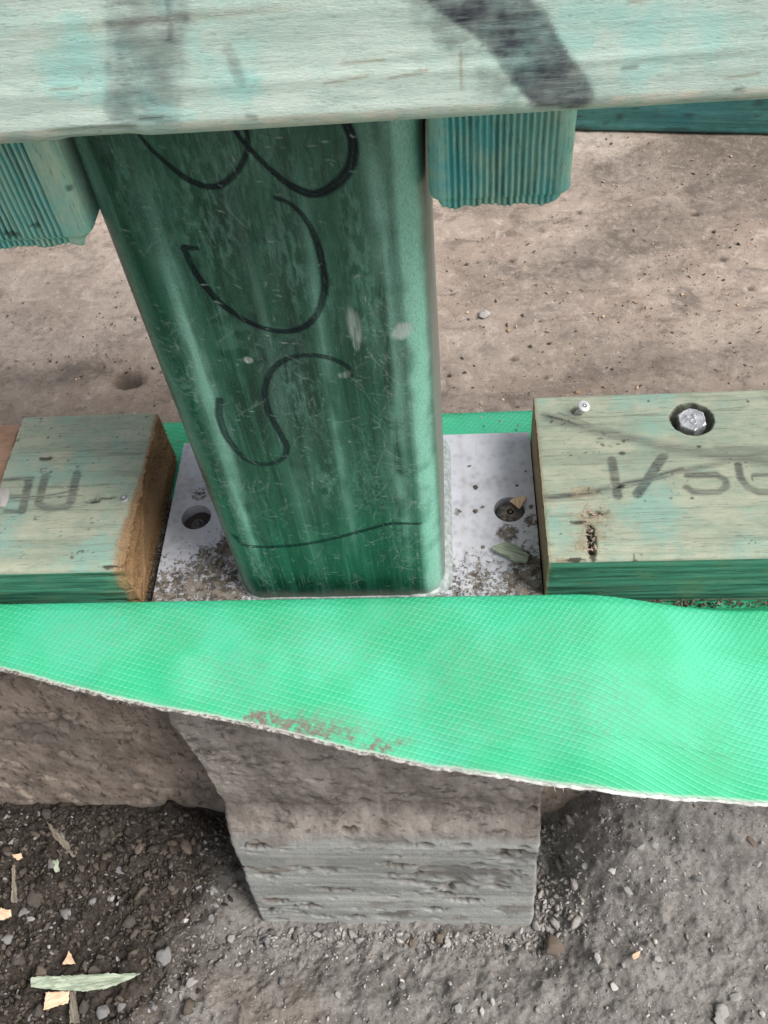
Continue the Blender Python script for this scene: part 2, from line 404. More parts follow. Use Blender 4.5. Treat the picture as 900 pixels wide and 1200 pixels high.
def mat_pier():
    t = NT('cast_concrete_pier')
    v = t.vec((1, 1, .55)); n1 = t.noise(v, 34, 7, .7); n2 = t.noise(t.vec((.6, 1, .8)), 120, 8, .74, .4); n3 = t.noise(v, 520, 7, .76)
    hb = t.noise(t.vec((.06, .3, 1)), 90, 7, .66); hp = t.noise(t.vec((.35, .5, .8)), 70, 7, .7)
    up = t.mix(t.ramp(n1, .36, .62), (.205, .178, .155), (.36, .322, .288))
    up = t.mix(t.ramp(n2, .51, .64, 0, .85), up, (.085, .072, .062))
    up = t.mix(t.ramp(n2, .43, .33, 0, .5), up, (.38, .35, .32))
    up = t.mix(t.ramp(n3, .55, .67, 0, .7), up, (.40, .37, .34))
    up = t.mix(t.ramp(n3, .43, .32, 0, .6), up, (.075, .063, .054))
    lo = t.mix(t.ramp(hb, .36, .60), (.23, .238, .222), (.375, .385, .365))
    lo = t.mix(t.ramp(hp, .53, .63, 0, .75), lo, (.19, .165, .14))
    lo = t.mix(t.ramp(hp, .42, .34, 0, .5), lo, (.37, .38, .37))
    lo = t.mix(t.ramp(n3, .60, .70, 0, .6), lo, (.44, .42, .39))
    lo = t.mix(t.ramp(n3, .40, .30, 0, .6), lo, (.10, .09, .08))
    col, R, G, B, A = t.attr('mask')
    c = t.mix(R, up, lo)
    c = t.mix(G, c, (.085, .07, .06))
    c = t.mix(B, c, (.48, .46, .42))
    nb = t.bump(n3, .7, .001); nb = t.bump(n2, .6, .0018, nb)
    return t.done(c, .88, nb, spec=.25)
M_pier = mat_pier()
def mat_soil():
    t = NT('crumbly_soil')
    v = t.vec(); n1 = t.noise(v, 45, 7, .7); n2 = t.noise(v, 330, 8, .76); n3 = t.noise(v, 1300, 5, .76)
    dry = t.mix(t.ramp(n1, .34, .64), (.195, .178, .163), (.355, .332, .308))
    dry = t.mix(t.ramp(n2, .54, .66, 0, .75), dry, (.46, .45, .435))
    dry = t.mix(t.ramp(n2, .46, .34, 0, .85), dry, (.075, .067, .060))
    dry = t.mix(t.ramp(n3, .57, .67, 0, .5), dry, (.42, .40, .37))
    wet = t.mix(t.ramp(n2, .36, .62), (.018, .014, .011), (.070, .056, .045))  # wet soil colour, also used for the painted pier shadow
    col, R, G, B, A = t.attr('mask')
    c = t.mix(R, dry, wet)
    c = t.mix(G, c, (.30, .225, .165))
    nb = t.bump(n2, 1., .0022); nb = t.bump(n3, .8, .0009, nb)
    return t.done(c, .95, nb, spec=.15)
M_soil = mat_soil()
def mat_attrcol(name, rough=.9, scale=900):
    t = NT(name); a = t.n('ShaderNodeAttribute'); a.attribute_name = 'tone'
    n = t.noise(t.vec(), scale, 4, .65)
    c = t.mix(t.ramp(n, .35, .65), a.outputs['Color'], t.mix(1., a.outputs['Color'], (1.35, 1.3, 1.25), 'MULTIPLY'))
    return t.done(c, rough, t.bump(n, .5, .0006), spec=.2)
M_grit = mat_attrcol('loose_grit')
def mat_stone(name, c0, c1):
    t = NT(name); v = t.vec(); n = t.noise(v, 260, 5, .65); n2 = t.noise(v, 900, 3, .6)
    c = t.mix(t.ramp(n, .35, .65), c0, c1)
    c = t.mix(t.ramp(n2, .6, .72, 0, .6), c, (.10, .085, .07))
    return t.done(c, .8, t.bump(n2, .5, .0006), spec=.3)
M_stones = {'grey': mat_stone('grey_stone', (.13, .128, .125), (.27, .265, .26)), 'pale': mat_stone('pale_stone', (.22, .21, .20), (.40, .385, .365)),
            'brown': mat_stone('brown_stone', (.11, .085, .065), (.20, .16, .13)), 'white': mat_stone('white_stone', (.38, .36, .34), (.58, .55, .52)), 'earth': M_clod}

# ------------------------------------------------------------------ ground (soil)
SOIL0 = -.263
def soil_h(x, y, detail=True):
    x = np.asarray(x, float); y = np.asarray(y, float)
    near = np.exp(-((np.maximum(np.abs(x-.004)-.087, 0)/.035)**2+(np.maximum(-.02-y-.055, 0)/.03)**2))
    h = SOIL0-.024*near+.004*fbm(x*18, y*18, seed=3)
    h = h+.055*sst(.092, .150, x)*sst(-.075, .0, y)*(1+.25*fbm(x*30, y*30, seed=12))
    h = h+.006*sst(-.10, -.25, x)*sst(-.12, -.02, y)
    if detail:
        left = sst(-.06, -.16, x)
        a = fbm(x*95, y*95, oct=4, seed=21, gain=.55)
        h = h+(.0044+.0032*left)*a+.0016*fbm(x*330, y*330, oct=3, seed=40, gain=.6)
        w1, id1 = worley(x*120+.5*vn(x*200, y*200, seed=1), y*120+.5*vn(x*200, y*200, seed=2), 31); w2, id2 = worley(x*300, y*300, 37)
        pat = sst(-.25, .35, fbm(x*25, y*25, seed=58))
        h = h+(.0042*left+.0020*pat*(1-left))*(id1*np.sqrt(np.clip(1-w1*w1*1.6, 0, 1)))+(.0013*left+.0010*(1-left)*(.4+.6*pat))*id2*np.clip(1-w2*w2*2, 0, 1)
        h = h-.008*np.exp(-(((x-.108)/.012)**2+((y+.03)/.03)**2))
    return h
def soil_wet_shade(x, y):  # damp earth, with the pier's shadow painted in as darker soil
    n = fbm(x*22, y*22, seed=55)
    return np.clip(sst(-.075, -.150, x+.035*n+.25*np.maximum(-(y+.05), 0)-.01), 0, 1)*.95
xs = nonuni([(-8, -1, .7), (-1, -.34, .06), (-.34, .34, .0011), (.34, 1, .06), (1, 8, .7)])
ys = nonuni([(-8, -1, .7), (-1, -.22, .06), (-.22, .014, .0011)])
X, Y = np.meshgrid(xs, ys, indexing='ij')
Z = soil_h(X, Y)
v = np.stack([X, Y, Z], -1).reshape(-1, 3)
xf, yf = X.ravel(), Y.ravel()
msk = np.zeros((len(v), 4)); msk[:, 0] = soil_wet_shade(xf, yf)
p = unp((600, 1150), 2, SOIL0)
msk[:, 1] = .45*np.exp(-(((xf-unp((300, 1160), 2, SOIL0)[0])/.06)**2+((yf+.13)/.025)**2))*sst(-.2, .5, fbm(xf*40, yf*40, seed=8))
g = newmesh('ground', v, gridfaces(len(xs), len(ys)), M_soil, attrs={'mask': msk}); tag(g, 'dark brown to grey crumbly soil below the slab edge', 'soil', kind='structure')

# ------------------------------------------------------------------ slab
SLABZ = -.002
prof = []   # (y, z, front)
for yv in nonuni([(5, 1, .5), (1, .5, .03), (.5, .004, .0018)]): prof.append((yv, SLABZ, 0))
for a in np.linspace(0, math.pi/2, 6)[1:]: prof.append((.004-.004*math.sin(a), SLABZ-.004+.004*math.cos(a), 1))
for zv in nonuni([(-.008, -.29, .0016), (-.29, -.5, .05)]): prof.append((0, zv, 1))
prof = np.array(prof)
xs = nonuni([(-5, -1, .5), (-1, -.36, .04), (-.36, -.06, .0011), (-.06, .42, .0018), (.42, 1, .04), (1, 5, .5)])
X = np.repeat(xs[:, None], len(prof), 1); PY = np.repeat(prof[None, :, 0], len(xs), 0).copy(); PZ = np.repeat(prof[None, :, 1], len(xs), 0).copy(); PF = np.repeat(prof[None, :, 2], len(xs), 0)
topm = (PF == 0)*sst(.005, .02, PY)
under = sst(.12, .14, PY)      # keep flat under the sheet
PZ += topm*under*(.0007*fbm(X*50, PY*50, seed=2)+.0004*fbm(X*220, PY*220, seed=5, oct=3)-.0004)
def pit(px, r, dep, ax=1.):
    c = unp(px, 2, SLABZ); d = np.hypot((X-c[0])/ax, PY-c[1]+.0)
    d = d*(1+.3*fbm(X*150, PY*150, seed=9)); k = np.exp(-(d/r)**4); return dep*k*(PF == 0), k*(PF == 0)
pitmask = np.zeros_like(X)
for px, r, dep, ax in [((148, 445), .0058, .006, 1.5), ((570, 190), .002, .001, 1), ((560, 306), .0018, .0012, 1), ((815, 250), .0022, .001, 1.4), ((680, 248), .0018, .001, 1), ((602, 420), .0022, .001, 1), ((848, 303), .002, .001, 1.4), ((735, 353), .0014, .001, 1), ((660, 306), .0016, .001, 1), ((530, 344), .0015, .001, 1), ((880, 337), .002, .001, 1), ((640, 442), .0014, .001, 1), ((635, 375), .0012, .001, 1), ((55, 330), .0012, .001, 1), ((600, 304), .002, .0008, 1)]:
    a, k = pit(px, r, dep, ax); PZ -= a; pitmask = np.maximum(pitmask, k)
fz = sst(-.006, -.02, PZ)*(PF == 1)
PY += fz*(.0022*fbm(X*22, PZ*10, seed=71)+.0012*fbm(X*120, PZ*50, seed=75))
voids = sst(.32, .55, fbm(X*55, PZ*120, seed=77, oct=3))*fz*sst(-.05, -.10, PZ+.35*(X+.22))*0
pv = pits(X, PZ, 160, (-.32, -.05), (-.26, -.01), (.0005, .0026), 1.8, 7, .9)*fz+pits(X, PZ, 90, (-.22, -.09), (-.15, -.03), (.001, .005), 2.0, 8, 1.0)*fz
PY += pv+.0025*sst(.30, .5, fbm(X*75, PZ*60, seed=77, oct=3))*fz
v = np.stack([X, PY, PZ], -1).reshape(-1, 3)
msk = np.zeros((len(v), 4)); msk[:, 0] = PF.ravel(); msk[:, 1] = np.clip(pv/.0016, 0, .7).ravel(); msk[:, 3] = pitmask.ravel()
sx, sy = X.ravel(), PY.ravel(); tp = (PF == 0).ravel()
def blob(px, rx, ry, s, amt):
    c = unp(px, 2, SLABZ); n = fbm(sx*45, sy*45, seed=s)
    return amt*sst(1.25, .35, np.hypot((sx-c[0])/rx, (sy-c[1])/ry)+.55*n)*tp
for a in [((700, 305), .045, .03, 12, .65), ((720, 200), .05, .03, 13, .6), ((580, 240), .025, .015, 14, .4), ((60, 440), .035, .012, 15, .6), ((720, 470), .10, .012, 18, .3), ((560, 470), .05, .01, 19, .35), ((860, 200), .07, .06, 20, .7), ((760, 260), .04, .03, 22, .55), ((620, 330), .05, .02, 23, .35), ((800, 420), .09, .015, 24, .4)]: msk[:, 1] = np.maximum(msk[:, 1], blob(*a))
for a in [((60, 350), .12, .07, 25, .45), ((690, 165), .03, .02, 26, .7), ((560, 400), .03, .03, 27, .4), ((640, 400), .05, .04, 28, .3)]: msk[:, 2] = np.maximum(msk[:, 2], blob(*a))  # pale patches; the one by the loose timber paints a sunlit spot
sl = newmesh('concrete_slab', v, gridfaces(len(xs), len(prof), flip=True), M_slab, attrs={'mask': msk})
tag(sl, 'pinkish beige weathered concrete slab under the timbers', 'slab', kind='structure')

# ------------------------------------------------------------------ pier under the column
zk = np.array([-.40, -.285, -.182, -.176, -.168, -.160, -.150, -.12, -.06, -.018])
yk = np.array([-.078, -.067, -.050, -.048, -.044, -.039, -.035, -.036, -.037, -.034])
zs = nonuni([(-.40, -.31, .02), (-.31, -.018, .0008)])
P, N, S = rrect(-.083, .091, -.02, .004, .002, (.0008, .003, .02, .003), 5)
n, mm = len(zs), len(P)
PX = np.repeat(P[None, :, 0], n, 0).copy(); PYY = np.repeat(P[None, :, 1], n, 0).copy(); ZZ = np.repeat(zs[:, None], mm, 1).copy()
fw = sst(.000, -.018, PYY)
fo = np.interp(ZZ, zk, yk)+.02
low = sst(-.166, -.181, ZZ+.006*fbm(PX*40, ZZ*40, seed=180))
PYY += fw*fo
d = (1-low)*(.0024*fbm(PX*34, ZZ*18, seed=81, oct=5, gain=.6)+.0016*np.abs(fbm(PX*110, ZZ*60, seed=88, oct=4)))+low*(.0005*fbm(PX*4, ZZ*110, seed=84, oct=3)+.0006*fbm(PX*50, ZZ*50, seed=85))
chips = sst(.20, .42, fbm(PX*30, ZZ*62, seed=87, oct=4, gain=.6))*low
pu = pits(PX, ZZ, 170, (-.084, .092), (-.175, -.02), (.0005, .0026), 1.6, 17, .9)*(1-low); pl_ = pits(PX, ZZ, 150, (-.084, .092), (-.31, -.172), (.0006, .0038), 2.6, 18, .9)*low
agg, aid = worley(PX*170, ZZ*110, 5); d += .0005*aid*np.clip(1-agg*agg*2, 0, 1)*(1-low)
d -= .0018*chips+pu+pl_
NX = np.repeat(N[None, :, 0], n, 0); NY = np.repeat(N[None, :, 1], n, 0)
PX += NX*(d*1.0+(1-.75*low)*.0045*fbm(ZZ*45, ZZ*0, seed=90)+.0012*fbm(ZZ*200, ZZ*0, seed=92))+fw*.0*PX; PYY += NY*d
v = np.stack([PX, PYY, ZZ], -1).reshape(-1, 3)
msk = np.zeros((len(v), 4)); msk[:, 0] = low.ravel()
band = np.exp(-((ZZ+.150)/.007)**2)*.6; msk[:, 1] = np.clip(band*(.5+fbm(PX*40, ZZ*40, seed=4))+.6*chips+(pu+pl_)/.0016*.7, 0, 1).ravel()  # band: painted shadow under the overhang; chips and pits darkened too
msk[:, 2] = (sst(.36, .5, fbm(PX*80, ZZ*80, seed=93, oct=3))*.25*low).ravel()
cv, cf = caps(len(v), n, mm, v)
q = gridfaces(n, mm, True, True).tolist()+cf
pr = newmesh('concrete_pier', np.concatenate([v, cv]), np.array(q, dtype=object), M_pier, attrs={'mask': np.concatenate([msk, np.zeros((2, 4))])})
tag(pr, 'rough grey-brown concrete pier with a smooth banded foot below the green sheet', 'pier')

# ------------------------------------------------------------------ membrane (damp-proof sheet)
edge_px = [(-260, 740), (-120, 760), (0, 783), (60, 799), (120, 815), (180, 828), (250, 839), (330, 856), (420, 879), (500, 896), (560, 906), (640, 919), (720, 929), (800, 937), (900, 943), (1050, 950), (1300, 960)]
def flapz(y, x):
    zc = .0160-.0105*sst(.095, .165, x)
    return zc-.30*np.maximum(-y-.009, 0)-2.2*np.maximum(-y-.009, 0)**2
ex, ey = [], []
for pxy in edge_px:
    zz = -.01
    for _ in range(40):
        q3 = unp(pxy, 2, zz); zz = .5*zz+.5*float(flapz(q3[1], q3[0]))
    ex.append(q3[0]); ey.append(q3[1])
ex, ey = np.array(ex), np.array(ey)
xs = nonuni([(-.30, -.19, .004), (-.19, .22, .0010), (.22, .34, .004)])
yedge = np.interp(xs, ex, ey)+.0006*fbm(xs*60, xs*0, seed=6)+.0003*fbm(xs*400, xs*0, seed=7)
ta = nonuni([(.112, -.0022, .004)])[:-1]
nt = 90
X = np.repeat(xs[:, None], len(ta)+8+nt, 1); YY = np.zeros_like(X); ZZ = np.zeros_like(X); SS = np.zeros_like(X)
for i, xv in enumerate(xs):
    zc = float(.0160-.0105*sst(.095, .165, xv)); fwd = .004*float(sst(.10, .17, xv))
    yy = list(ta); zz = [0.0]*len(ta)
    for k in range(8):          # rise in front of the timbers and roll over
        t = (k+1)/8
        yy.append(-.0022-.0016*math.sin(t*math.pi/2)-fwd*t-.0012*t); zz.append(zc*(.5-.5*math.cos(math.pi*t))*.965)
    y0 = yy[-1]
    tt = np.linspace(0, 1, nt+1)[1:]
    yl = y0+(yedge[i]-y0)*tt
    zl = zc-.30*np.maximum(-yl-.009, 0)-2.2*np.maximum(-yl-.009, 0)**2
    zl = zl-zc*.035*np.exp(-(tt*nt/3.))
    yy += list(yl); zz += list(zl)
    YY[i] = yy; ZZ[i] = zz
fl = sst(-.004, -.03, YY)
ZZ += fl*(.0026*fbm(X*16+YY*9, YY*14, seed=61, oct=3)+.0006*fbm(X*60, YY*60, seed=62, oct=2))
dl = np.hypot(np.diff(YY, axis=1), np.diff(ZZ, axis=1)); SS[:, 1:] = -np.cumsum(dl, 1)
v = np.stack([X, YY, ZZ], -1).reshape(-1, 3)
sheet = np.stack([X.ravel(), SS.ravel(), np.zeros(X.size)], -1)
msk = np.zeros((X.size, 4)); mx, my, mz = v.T
dist_edge = (YY-yedge[:, None]).ravel()
def mblob(px, rx, ry, s, amt):
    zz = 0.
    for _ in range(20): c = unp(px, 2, zz); zz = float(flapz(c[1], c[0]))
    return amt*sst(1.2, .2, np.hypot((mx-c[0])/rx, (my-c[1])/ry)+.6*fbm(mx*60, my*60, seed=s))*(my < -.004)
for a in [((270, 790), .028, .018, 31, .6), ((600, 770), .035, .012, 32, .45), ((680, 820), .04, .02, 33, .7), ((540, 790), .05, .02, 131, .55), ((380, 760), .05, .02, 132, .5), ((120, 745), .05, .015, 133, .5), ((800, 860), .05, .02, 134, .45), ((560, 850), .04, .012, 135, .5), ((640, 745), .03, .01, 34, .35), ((350, 850), .045, .008, 35, 1.), ((450, 872), .03, .007, 36, .9), ((480, 720), .04, .008, 37, .4), ((760, 790), .02, .01, 38, .35), ((200, 740), .04, .012, 39, .4), ((860, 830), .03, .01, 30, .3)]:
    msk[:, 0] = np.maximum(msk[:, 0], mblob(*a))
msk[:, 0] = np.maximum(msk[:, 0], .55*sst(.005, .0005, dist_edge)*sst(.16, .05, mx))
msk[:, 0] = np.maximum(msk[:, 0], .22*(mz < .003)*(my > -.002))
msk[:, 1] = .35*sst(.3, .6, fbm(mx*30, my*30, seed=44))+sst(.012, .002, dist_edge)*sst(.13, .05, mx)*.9+.3*(my > -.002)
msk[:, 2] = .75*sst(.0014, .0004, dist_edge)
mb = newmesh('green_membrane', v, gridfaces(len(xs), X.shape[1], flip=True), M_memb, attrs={'mask': msk, 'sheet': sheet})
md = mb.modifiers.new('thickness', 'SOLIDIFY'); md.thickness = .0010; md.offset = -1
tag(mb, 'bright green embossed plastic sheet drooping over the slab edge', 'membrane')
# frayed pale rim along the torn edge
er = np.stack([xs, YY[:, -1], ZZ[:, -1]], -1); sel = (xs > -.20) & (xs < .24); er = er[sel]
ne = len(er); ka = 7; vv = []
for i in range(ne):
    rr = .00062*(1+.35*vn(np.array([er[i, 0]*300]), np.array([0.]), seed=3)[0]+.3*vn(np.array([er[i, 0]*900]), np.array([1.]), seed=4)[0])
    for k in range(ka):
        a = 2*math.pi*k/ka; vv.append(er[i]+np.array([0, rr*1.25*math.cos(a)-.0002, rr*math.sin(a)-.0004]))
newmesh('frayed_edge', vv, gridfaces(ne, ka, True), M_edge, mb)
# loose threads on the rim
tv, tf = [], []
for k in range(160):
    i = rng.integers(5, ne-5); b = er[i]+rng.normal(0, .0003, 3); d = np.array([rng.normal(0, 1), -.8+rng.normal(0, .4), rng.normal(-.1, .5)]); d /= np.linalg.norm(d)
    L = rng.uniform(.001, .0032); s = np.cross(d, [0, 0, 1.]); s = s/np.linalg.norm(s)*.00007; mid = b+d*L*.5+rng.normal(0, .0004, 3); e = b+d*L+rng.normal(0, .0005, 3)
    o = len(tv); tv += [b-s, b+s, mid+s, mid-s, e]; tf += [[o, o+1, o+2, o+3], [o+3, o+2, o+4]]
tag(newmesh('thread', tv, np.array(tf, dtype=object), M_edge, mb), kind='stuff')

# ------------------------------------------------------------------ timber builder
def timber_x(name, x0, x1, dense, yr, zr, r, mat, parent, hfun, mfun, st=.0007, end_mask=(0, 0, 0, 0), end_rough=.0004, steps=None):
    """timber lying along X. hfun(x,y,z,side,N) -> normal displacement; mfun(x,y,z,side) -> mask"""
    segs = []
    if x0 < dense[0]: segs.append((x0, dense[0], .01))
    segs.append((max(x0, dense[0]), min(x1, dense[1]), st))
    if x1 > dense[1]: segs.append((dense[1], x1, .01))
    xs = nonuni(segs)
    P, N, S = rrect(yr[0], yr[1], zr[0], zr[1], r, steps, 6)        # profile x->Y, y->Z ; bottom=underside, right=back, top, left=front
    n, mm = len(xs), len(P)
    Xg = np.repeat(xs[:, None], mm, 1).copy(); Yg = np.repeat(P[None, :, 0], n, 0).copy(); Zg = np.repeat(P[None, :, 1], n, 0).copy()
    Sg = np.repeat(S[None, :], n, 0); NYg = np.repeat(N[None, :, 0], n, 0); NZg = np.repeat(N[None, :, 1], n, 0)
    d = hfun(Xg, Yg, Zg, Sg)
    Xg[0] += -end_rough*np.abs(fbm(Yg[0]*300, Zg[0]*300, seed=2)); Xg[-1] += end_rough*np.abs(fbm(Yg[-1]*300, Zg[-1]*300, seed=5))
    mk = mfun(Xg, Yg, Zg, Sg)
    Yg = Yg+NYg*d; Zg = Zg+NZg*d
    v = np.stack([Xg, Yg, Zg], -1).reshape(-1, 3); mk = mk.reshape(-1, 4)
    # separate end caps, with inner rings
    V = [v]; K = [mk]; fc = gridfaces(n, mm, True, True).tolist(); base = len(v)
    for e, row, sg in ((0, 0, -1), (1, n-1, 1)):
        ring = v[row*mm:(row+1)*mm]; c = ring.mean(0); prev = list(range(base, base+mm)); V.append(ring.copy()); K.append(np.tile(end_mask, (mm, 1))); base += mm
        for s in (.97, .9, .8, .65, .45, .2):
            rg = c+(ring-c)*s; rg[:, 0] += sg*end_rough*fbm(rg[:, 1]*500, rg[:, 2]*500, seed=12+e, oct=3)*1.5
            cur = list(range(base, base+mm)); V.append(rg); K.append(np.tile(end_mask, (mm, 1))); base += mm
            for j in range(mm):
                j2 = (j+1) % mm; f = [prev[j], cur[j], cur[j2], prev[j2]]; fc.append(f if sg > 0 else f[::-1])
            prev = cur
        V.append(c[None]); K.append(np.array([end_mask])); 
        for j in range(mm):
            f = [prev[j], base, prev[(j+1) % mm]]; fc.append(f if sg > 0 else f[::-1])
        base += 1
    return newmesh(name, np.concatenate(V), np.array(fc, dtype=object), mat, parent, attrs={'mask': np.concatenate(K)})
def fibres(parent, face_x, sgn, yr, zr, n, L, mat, name='sawn_fibre'):
    tv, tf = [], []
    for k in range(n):
        b = np.array([face_x-sgn*.0004, rng.uniform(*yr), rng.uniform(*zr)]); d = np.array([sgn*1., rng.normal(0, .6), rng.normal(0, .6)]); d /= np.linalg.norm(d)
        l = L*rng.uniform(.3, 1.); s = np.cross(d, rng.normal(0, 1, 3)); s = s/np.linalg.norm(s)*rng.uniform(.00008, .00022)
        o = len(tv); e = b+d*l; t3 = np.cross(d, s); tv += [b-s, b+s, b+t3, e]; tf += [[o, o+1, o+3], [o+1, o+2, o+3], [o+2, o, o+3]]
    return tag(newmesh(name, tv, np.array(tf), mat, parent), kind='stuff')
TZ = .035
def px2top(pts): return np.array([unp(p_, 2, TZ)[:2] for p_ in pts])
PXM = 1/3050.   # metres per photo pixel on the timber tops
def ridges_front(X, Z): return .0006*fbm(X*6, Z*330, seed=19, oct=3)

# ---- right bottom plate
BOLT = unp((811, 492), 2, TZ); NAIL = unp((676, 481), 2, TZ)
XR0 = .0865
def hR(X, Y, Z, S):
    top = (S == 2); d = np.zeros_like(X)
    d += top*(.00035*fbm(X*14, Y*260, seed=41, oct=3))
    d += ((S == 3))*ridges_front(X, Z)*1.4
    rr = np.hypot(X-BOLT[0], Y-BOLT[1]-.0006)+.0004*fbm(X*400, Y*400, seed=3)
    d -= top*.0052*sst(.0094, .0086, rr)
    rn = np.hypot(X-NAIL[0], (Y-NAIL[1])); d -= top*.003*sst(.0026, .0019, rn)
    # torn, splintered knot area near the cut end
    for px, rx, ry, dep, s in [((693, 636), .0019, .0085, .0042, 5), ((700, 600), .0060, .0016, .0016, 11), ((684, 604), .0035, .0012, .0012, 6), ((722, 570), .0022, .0010, .0018, 7), ((690, 575), .0060, .0010, .0014, 8)]:
        c = unp(px, 2, TZ); q = np.hypot((X-c[0])/rx, (Y-c[1])/ry)+.45*fbm(X*330, Y*330, seed=s)
        d -= top*dep*sst(1.15, .5, q)
    c = unp((705, 628), 2, TZ); d += top*.0009*sst(1.3, .2, np.hypot((X-c[0])/.006, (Y-c[1])/.007))*(.5+fbm(X*260, Y*260, seed=23))
    d -= sst(.0028, 0, X-XR0)*sst(.1, .6, fbm(X*10, Y*220+Z*190, seed=29, oct=3)*1.2)*.0006
    c2 = unp((835, 660), 2, TZ)
    return d
def mR(X, Y, Z, S):
    mk = np.zeros(X.shape+(4,)); top = ((S == 2) | (S == 7) | (S == 6))
    ink = np.zeros_like(X)
    n = fbm(X*70, Y*70, seed=14); nl = fbm(X*30, Y*420, seed=15)
    def st(pts, wpx, a, soft=.0006):
        nonlocal ink
        ink = np.maximum(ink, a*stroke(X+.0003*nl, Y+.0003*n, px2top(pts), wpx*PXM*.5, soft)*np.clip(.95+.5*nl+.25*n, 0, 1))
    st([(717, 539), (724, 581)], 12, .75); st([(777, 535), (747, 579)], 13, .75)
    st([(805, 557), (840, 556), (850, 562), (851, 570), (842, 577), (812, 577), (804, 571)], 9, .75)
    st([(865, 544), (868, 559), (876, 572), (889, 577), (915, 577), (925, 560)], 10, .75); st([(884, 557), (915, 556)], 7, .6)
    st([(640, 488), (700, 505), (770, 521), (830, 532), (930, 545)], 16, .55, .0022)
    st([(636, 486), (664, 493), (684, 501)], 5, .9, .0008); st([(654, 484), (690, 496)], 3, .7, .0006)
    st([(632, 586), (690, 577), (760, 561), (850, 541), (900, 528)], 9, .55, .0016); st([(725, 568), (762, 560), (800, 549)], 6, .85, .0010); st([(722, 574), (790, 556)], 2.5, .8, .0005)
    st([(640, 584), (668, 580)], 9, .8, .001)
    st([(845, 527), (930, 533)], 18, .45, .003)
    mk[..., 0] = ink*top
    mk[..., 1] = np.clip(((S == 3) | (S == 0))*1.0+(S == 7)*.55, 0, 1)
    B = np.zeros_like(X); A = np.zeros_like(X)
    for px, rx, ry, s in [((692, 636), .0050, .011, 5), ((690, 604), .008, .004, 6), ((660, 660), .008, .003, 15), ((686, 577), .007, .003, 8)]:
        c = unp(px, 2, TZ); B = np.maximum(B, .42*sst(1.1, .5, np.hypot((X-c[0])/rx, (Y-c[1])/ry)+1.3*fbm(X*240, Y*420, seed=s, oct=4, gain=.7)))
    for px, rx, ry, s in [((694, 636), .0017, .0085, 5), ((725, 570), .0026, .0012, 7), ((680, 612), .0034, .0010, 9), ((704, 600), .0050, .0008, 12), ((672, 655), .0050, .0006, 13), ((715, 667), .0040, .0007, 14)]:
        c = unp(px, 2, TZ); A = np.maximum(A, .9*sst(1.0, .6, np.hypot((X-c[0])/rx, (Y-c[1])/ry)+1.1*fbm(X*300, Y*300, seed=s, oct=4, gain=.7)))
    rr = np.hypot(X-BOLT[0], Y-BOLT[1]-.0006)+.0007*fbm(X*300, Y*300, seed=3)
    A = np.maximum(A, .92*sst(.0100, .0090, rr)); 
    rn = np.hypot(X-NAIL[0], Y-NAIL[1]); A = np.maximum(A, .8*sst(.0030, .0022, rn))
    spk = sst(.74, .84, vn(X*900, Y*900, seed=66)*.6+.5*vn(X*150, Y*150, seed=67)); A = np.maximum(A, .75*spk*top)
    for px, r in [((729, 531), .0011), ((811, 584), .0006), ((786, 584), .0005), ((819, 523), .0008), ((760, 470), .0005)]:
        c = unp(px, 2, TZ); A = np.maximum(A, .85*sst(r*1.2, r*.6, np.hypot((X-c[0])/1.5, Y-c[1])))
    mk[..., 2] = np.maximum(B*top, .55*sst(.0016, .0, X-XR0)); mk[..., 3] = A*top
    return mk
tR = empty('bottom_plate', (0, 0, 0), 'green treated timber plate with hex bolt, grey streaks and torn cut end', 'timber')
timber_x('board', XR0, .62, (.0865, .205), (-.001, .089), (.0002, TZ), .0022, M_plate, tR, hR, mR, .0006, (0, .15, .75, .1), .0004, (.02, .02, .0006, .0012))
fibres(tR, XR0, -1, (.001, .087), (.003, .033), 260, .0016, M_fibre)
def hexbolt(loc, af, h, mat, par_label):
    root = empty('hex_bolt', loc, par_label, 'bolt')
    bm = bmesh.new(); R = af/math.sqrt(3)
    rings = [(R*1.0, -h), (R*1.0, -.0006), (R*.97, -.0001), (R*.86, .0002), (R*.80, .0002), (R*.78, .00005), (0.001, .00005)]
    prev = None
    for i, (rad, z) in enumerate(rings):
        ns = 24; cur = []
        for k in range(ns):
            a = 2*math.pi*k/ns+.35
            hexr = rad*math.cos(math.pi/6)/math.cos(((2*math.pi*k/ns) % (math.pi/3))-math.pi/6) if i < 3 else rad
            cur.append(bm.verts.new((hexr*math.cos(a), hexr*math.sin(a), z+h)))
        if prev:
            for k in range(ns): bm.faces.new((prev[k], prev[(k+1) % ns], cur[(k+1) % ns], cur[k]))
        prev = cur
    bm.faces.new(prev); bm.normal_update()
    me = bpy.data.meshes.new('head'); bm.to_mesh(me); bm.free(); me.materials.append(mat)
    o = bpy.data.objects.new('head', me); COL.objects.link(o); o.parent = root
    return root
_c = unp((694, 625), 2, TZ); tv, tf = [], []
for k in range(340):
    b0 = np.array([_c[0]+rng.normal(0, .0042), max(.004, _c[1]+rng.normal(.003, .009)), TZ-.0004]); d = np.array([rng.normal(0, 1), rng.normal(0, .35), rng.uniform(.05, .5)]); d /= np.linalg.norm(d)
    l = rng.uniform(.0008, .0034); sv_ = np.cross(d, [0, 0, 1.]); sv_ = sv_/np.linalg.norm(sv_)*rng.uniform(.0001, .0003); o = len(tv); e = b0+d*l
    tv += [b0-sv_, b0+sv_, e, b0+d*l*.4+np.array([0, 0, .0002])]; tf += [[o, o+1, o+3], [o+1, o+2, o+3], [o+2, o, o+3]]
tag(newmesh('torn_splinter', tv, np.array(tf), M_torn, tR), kind='stuff')
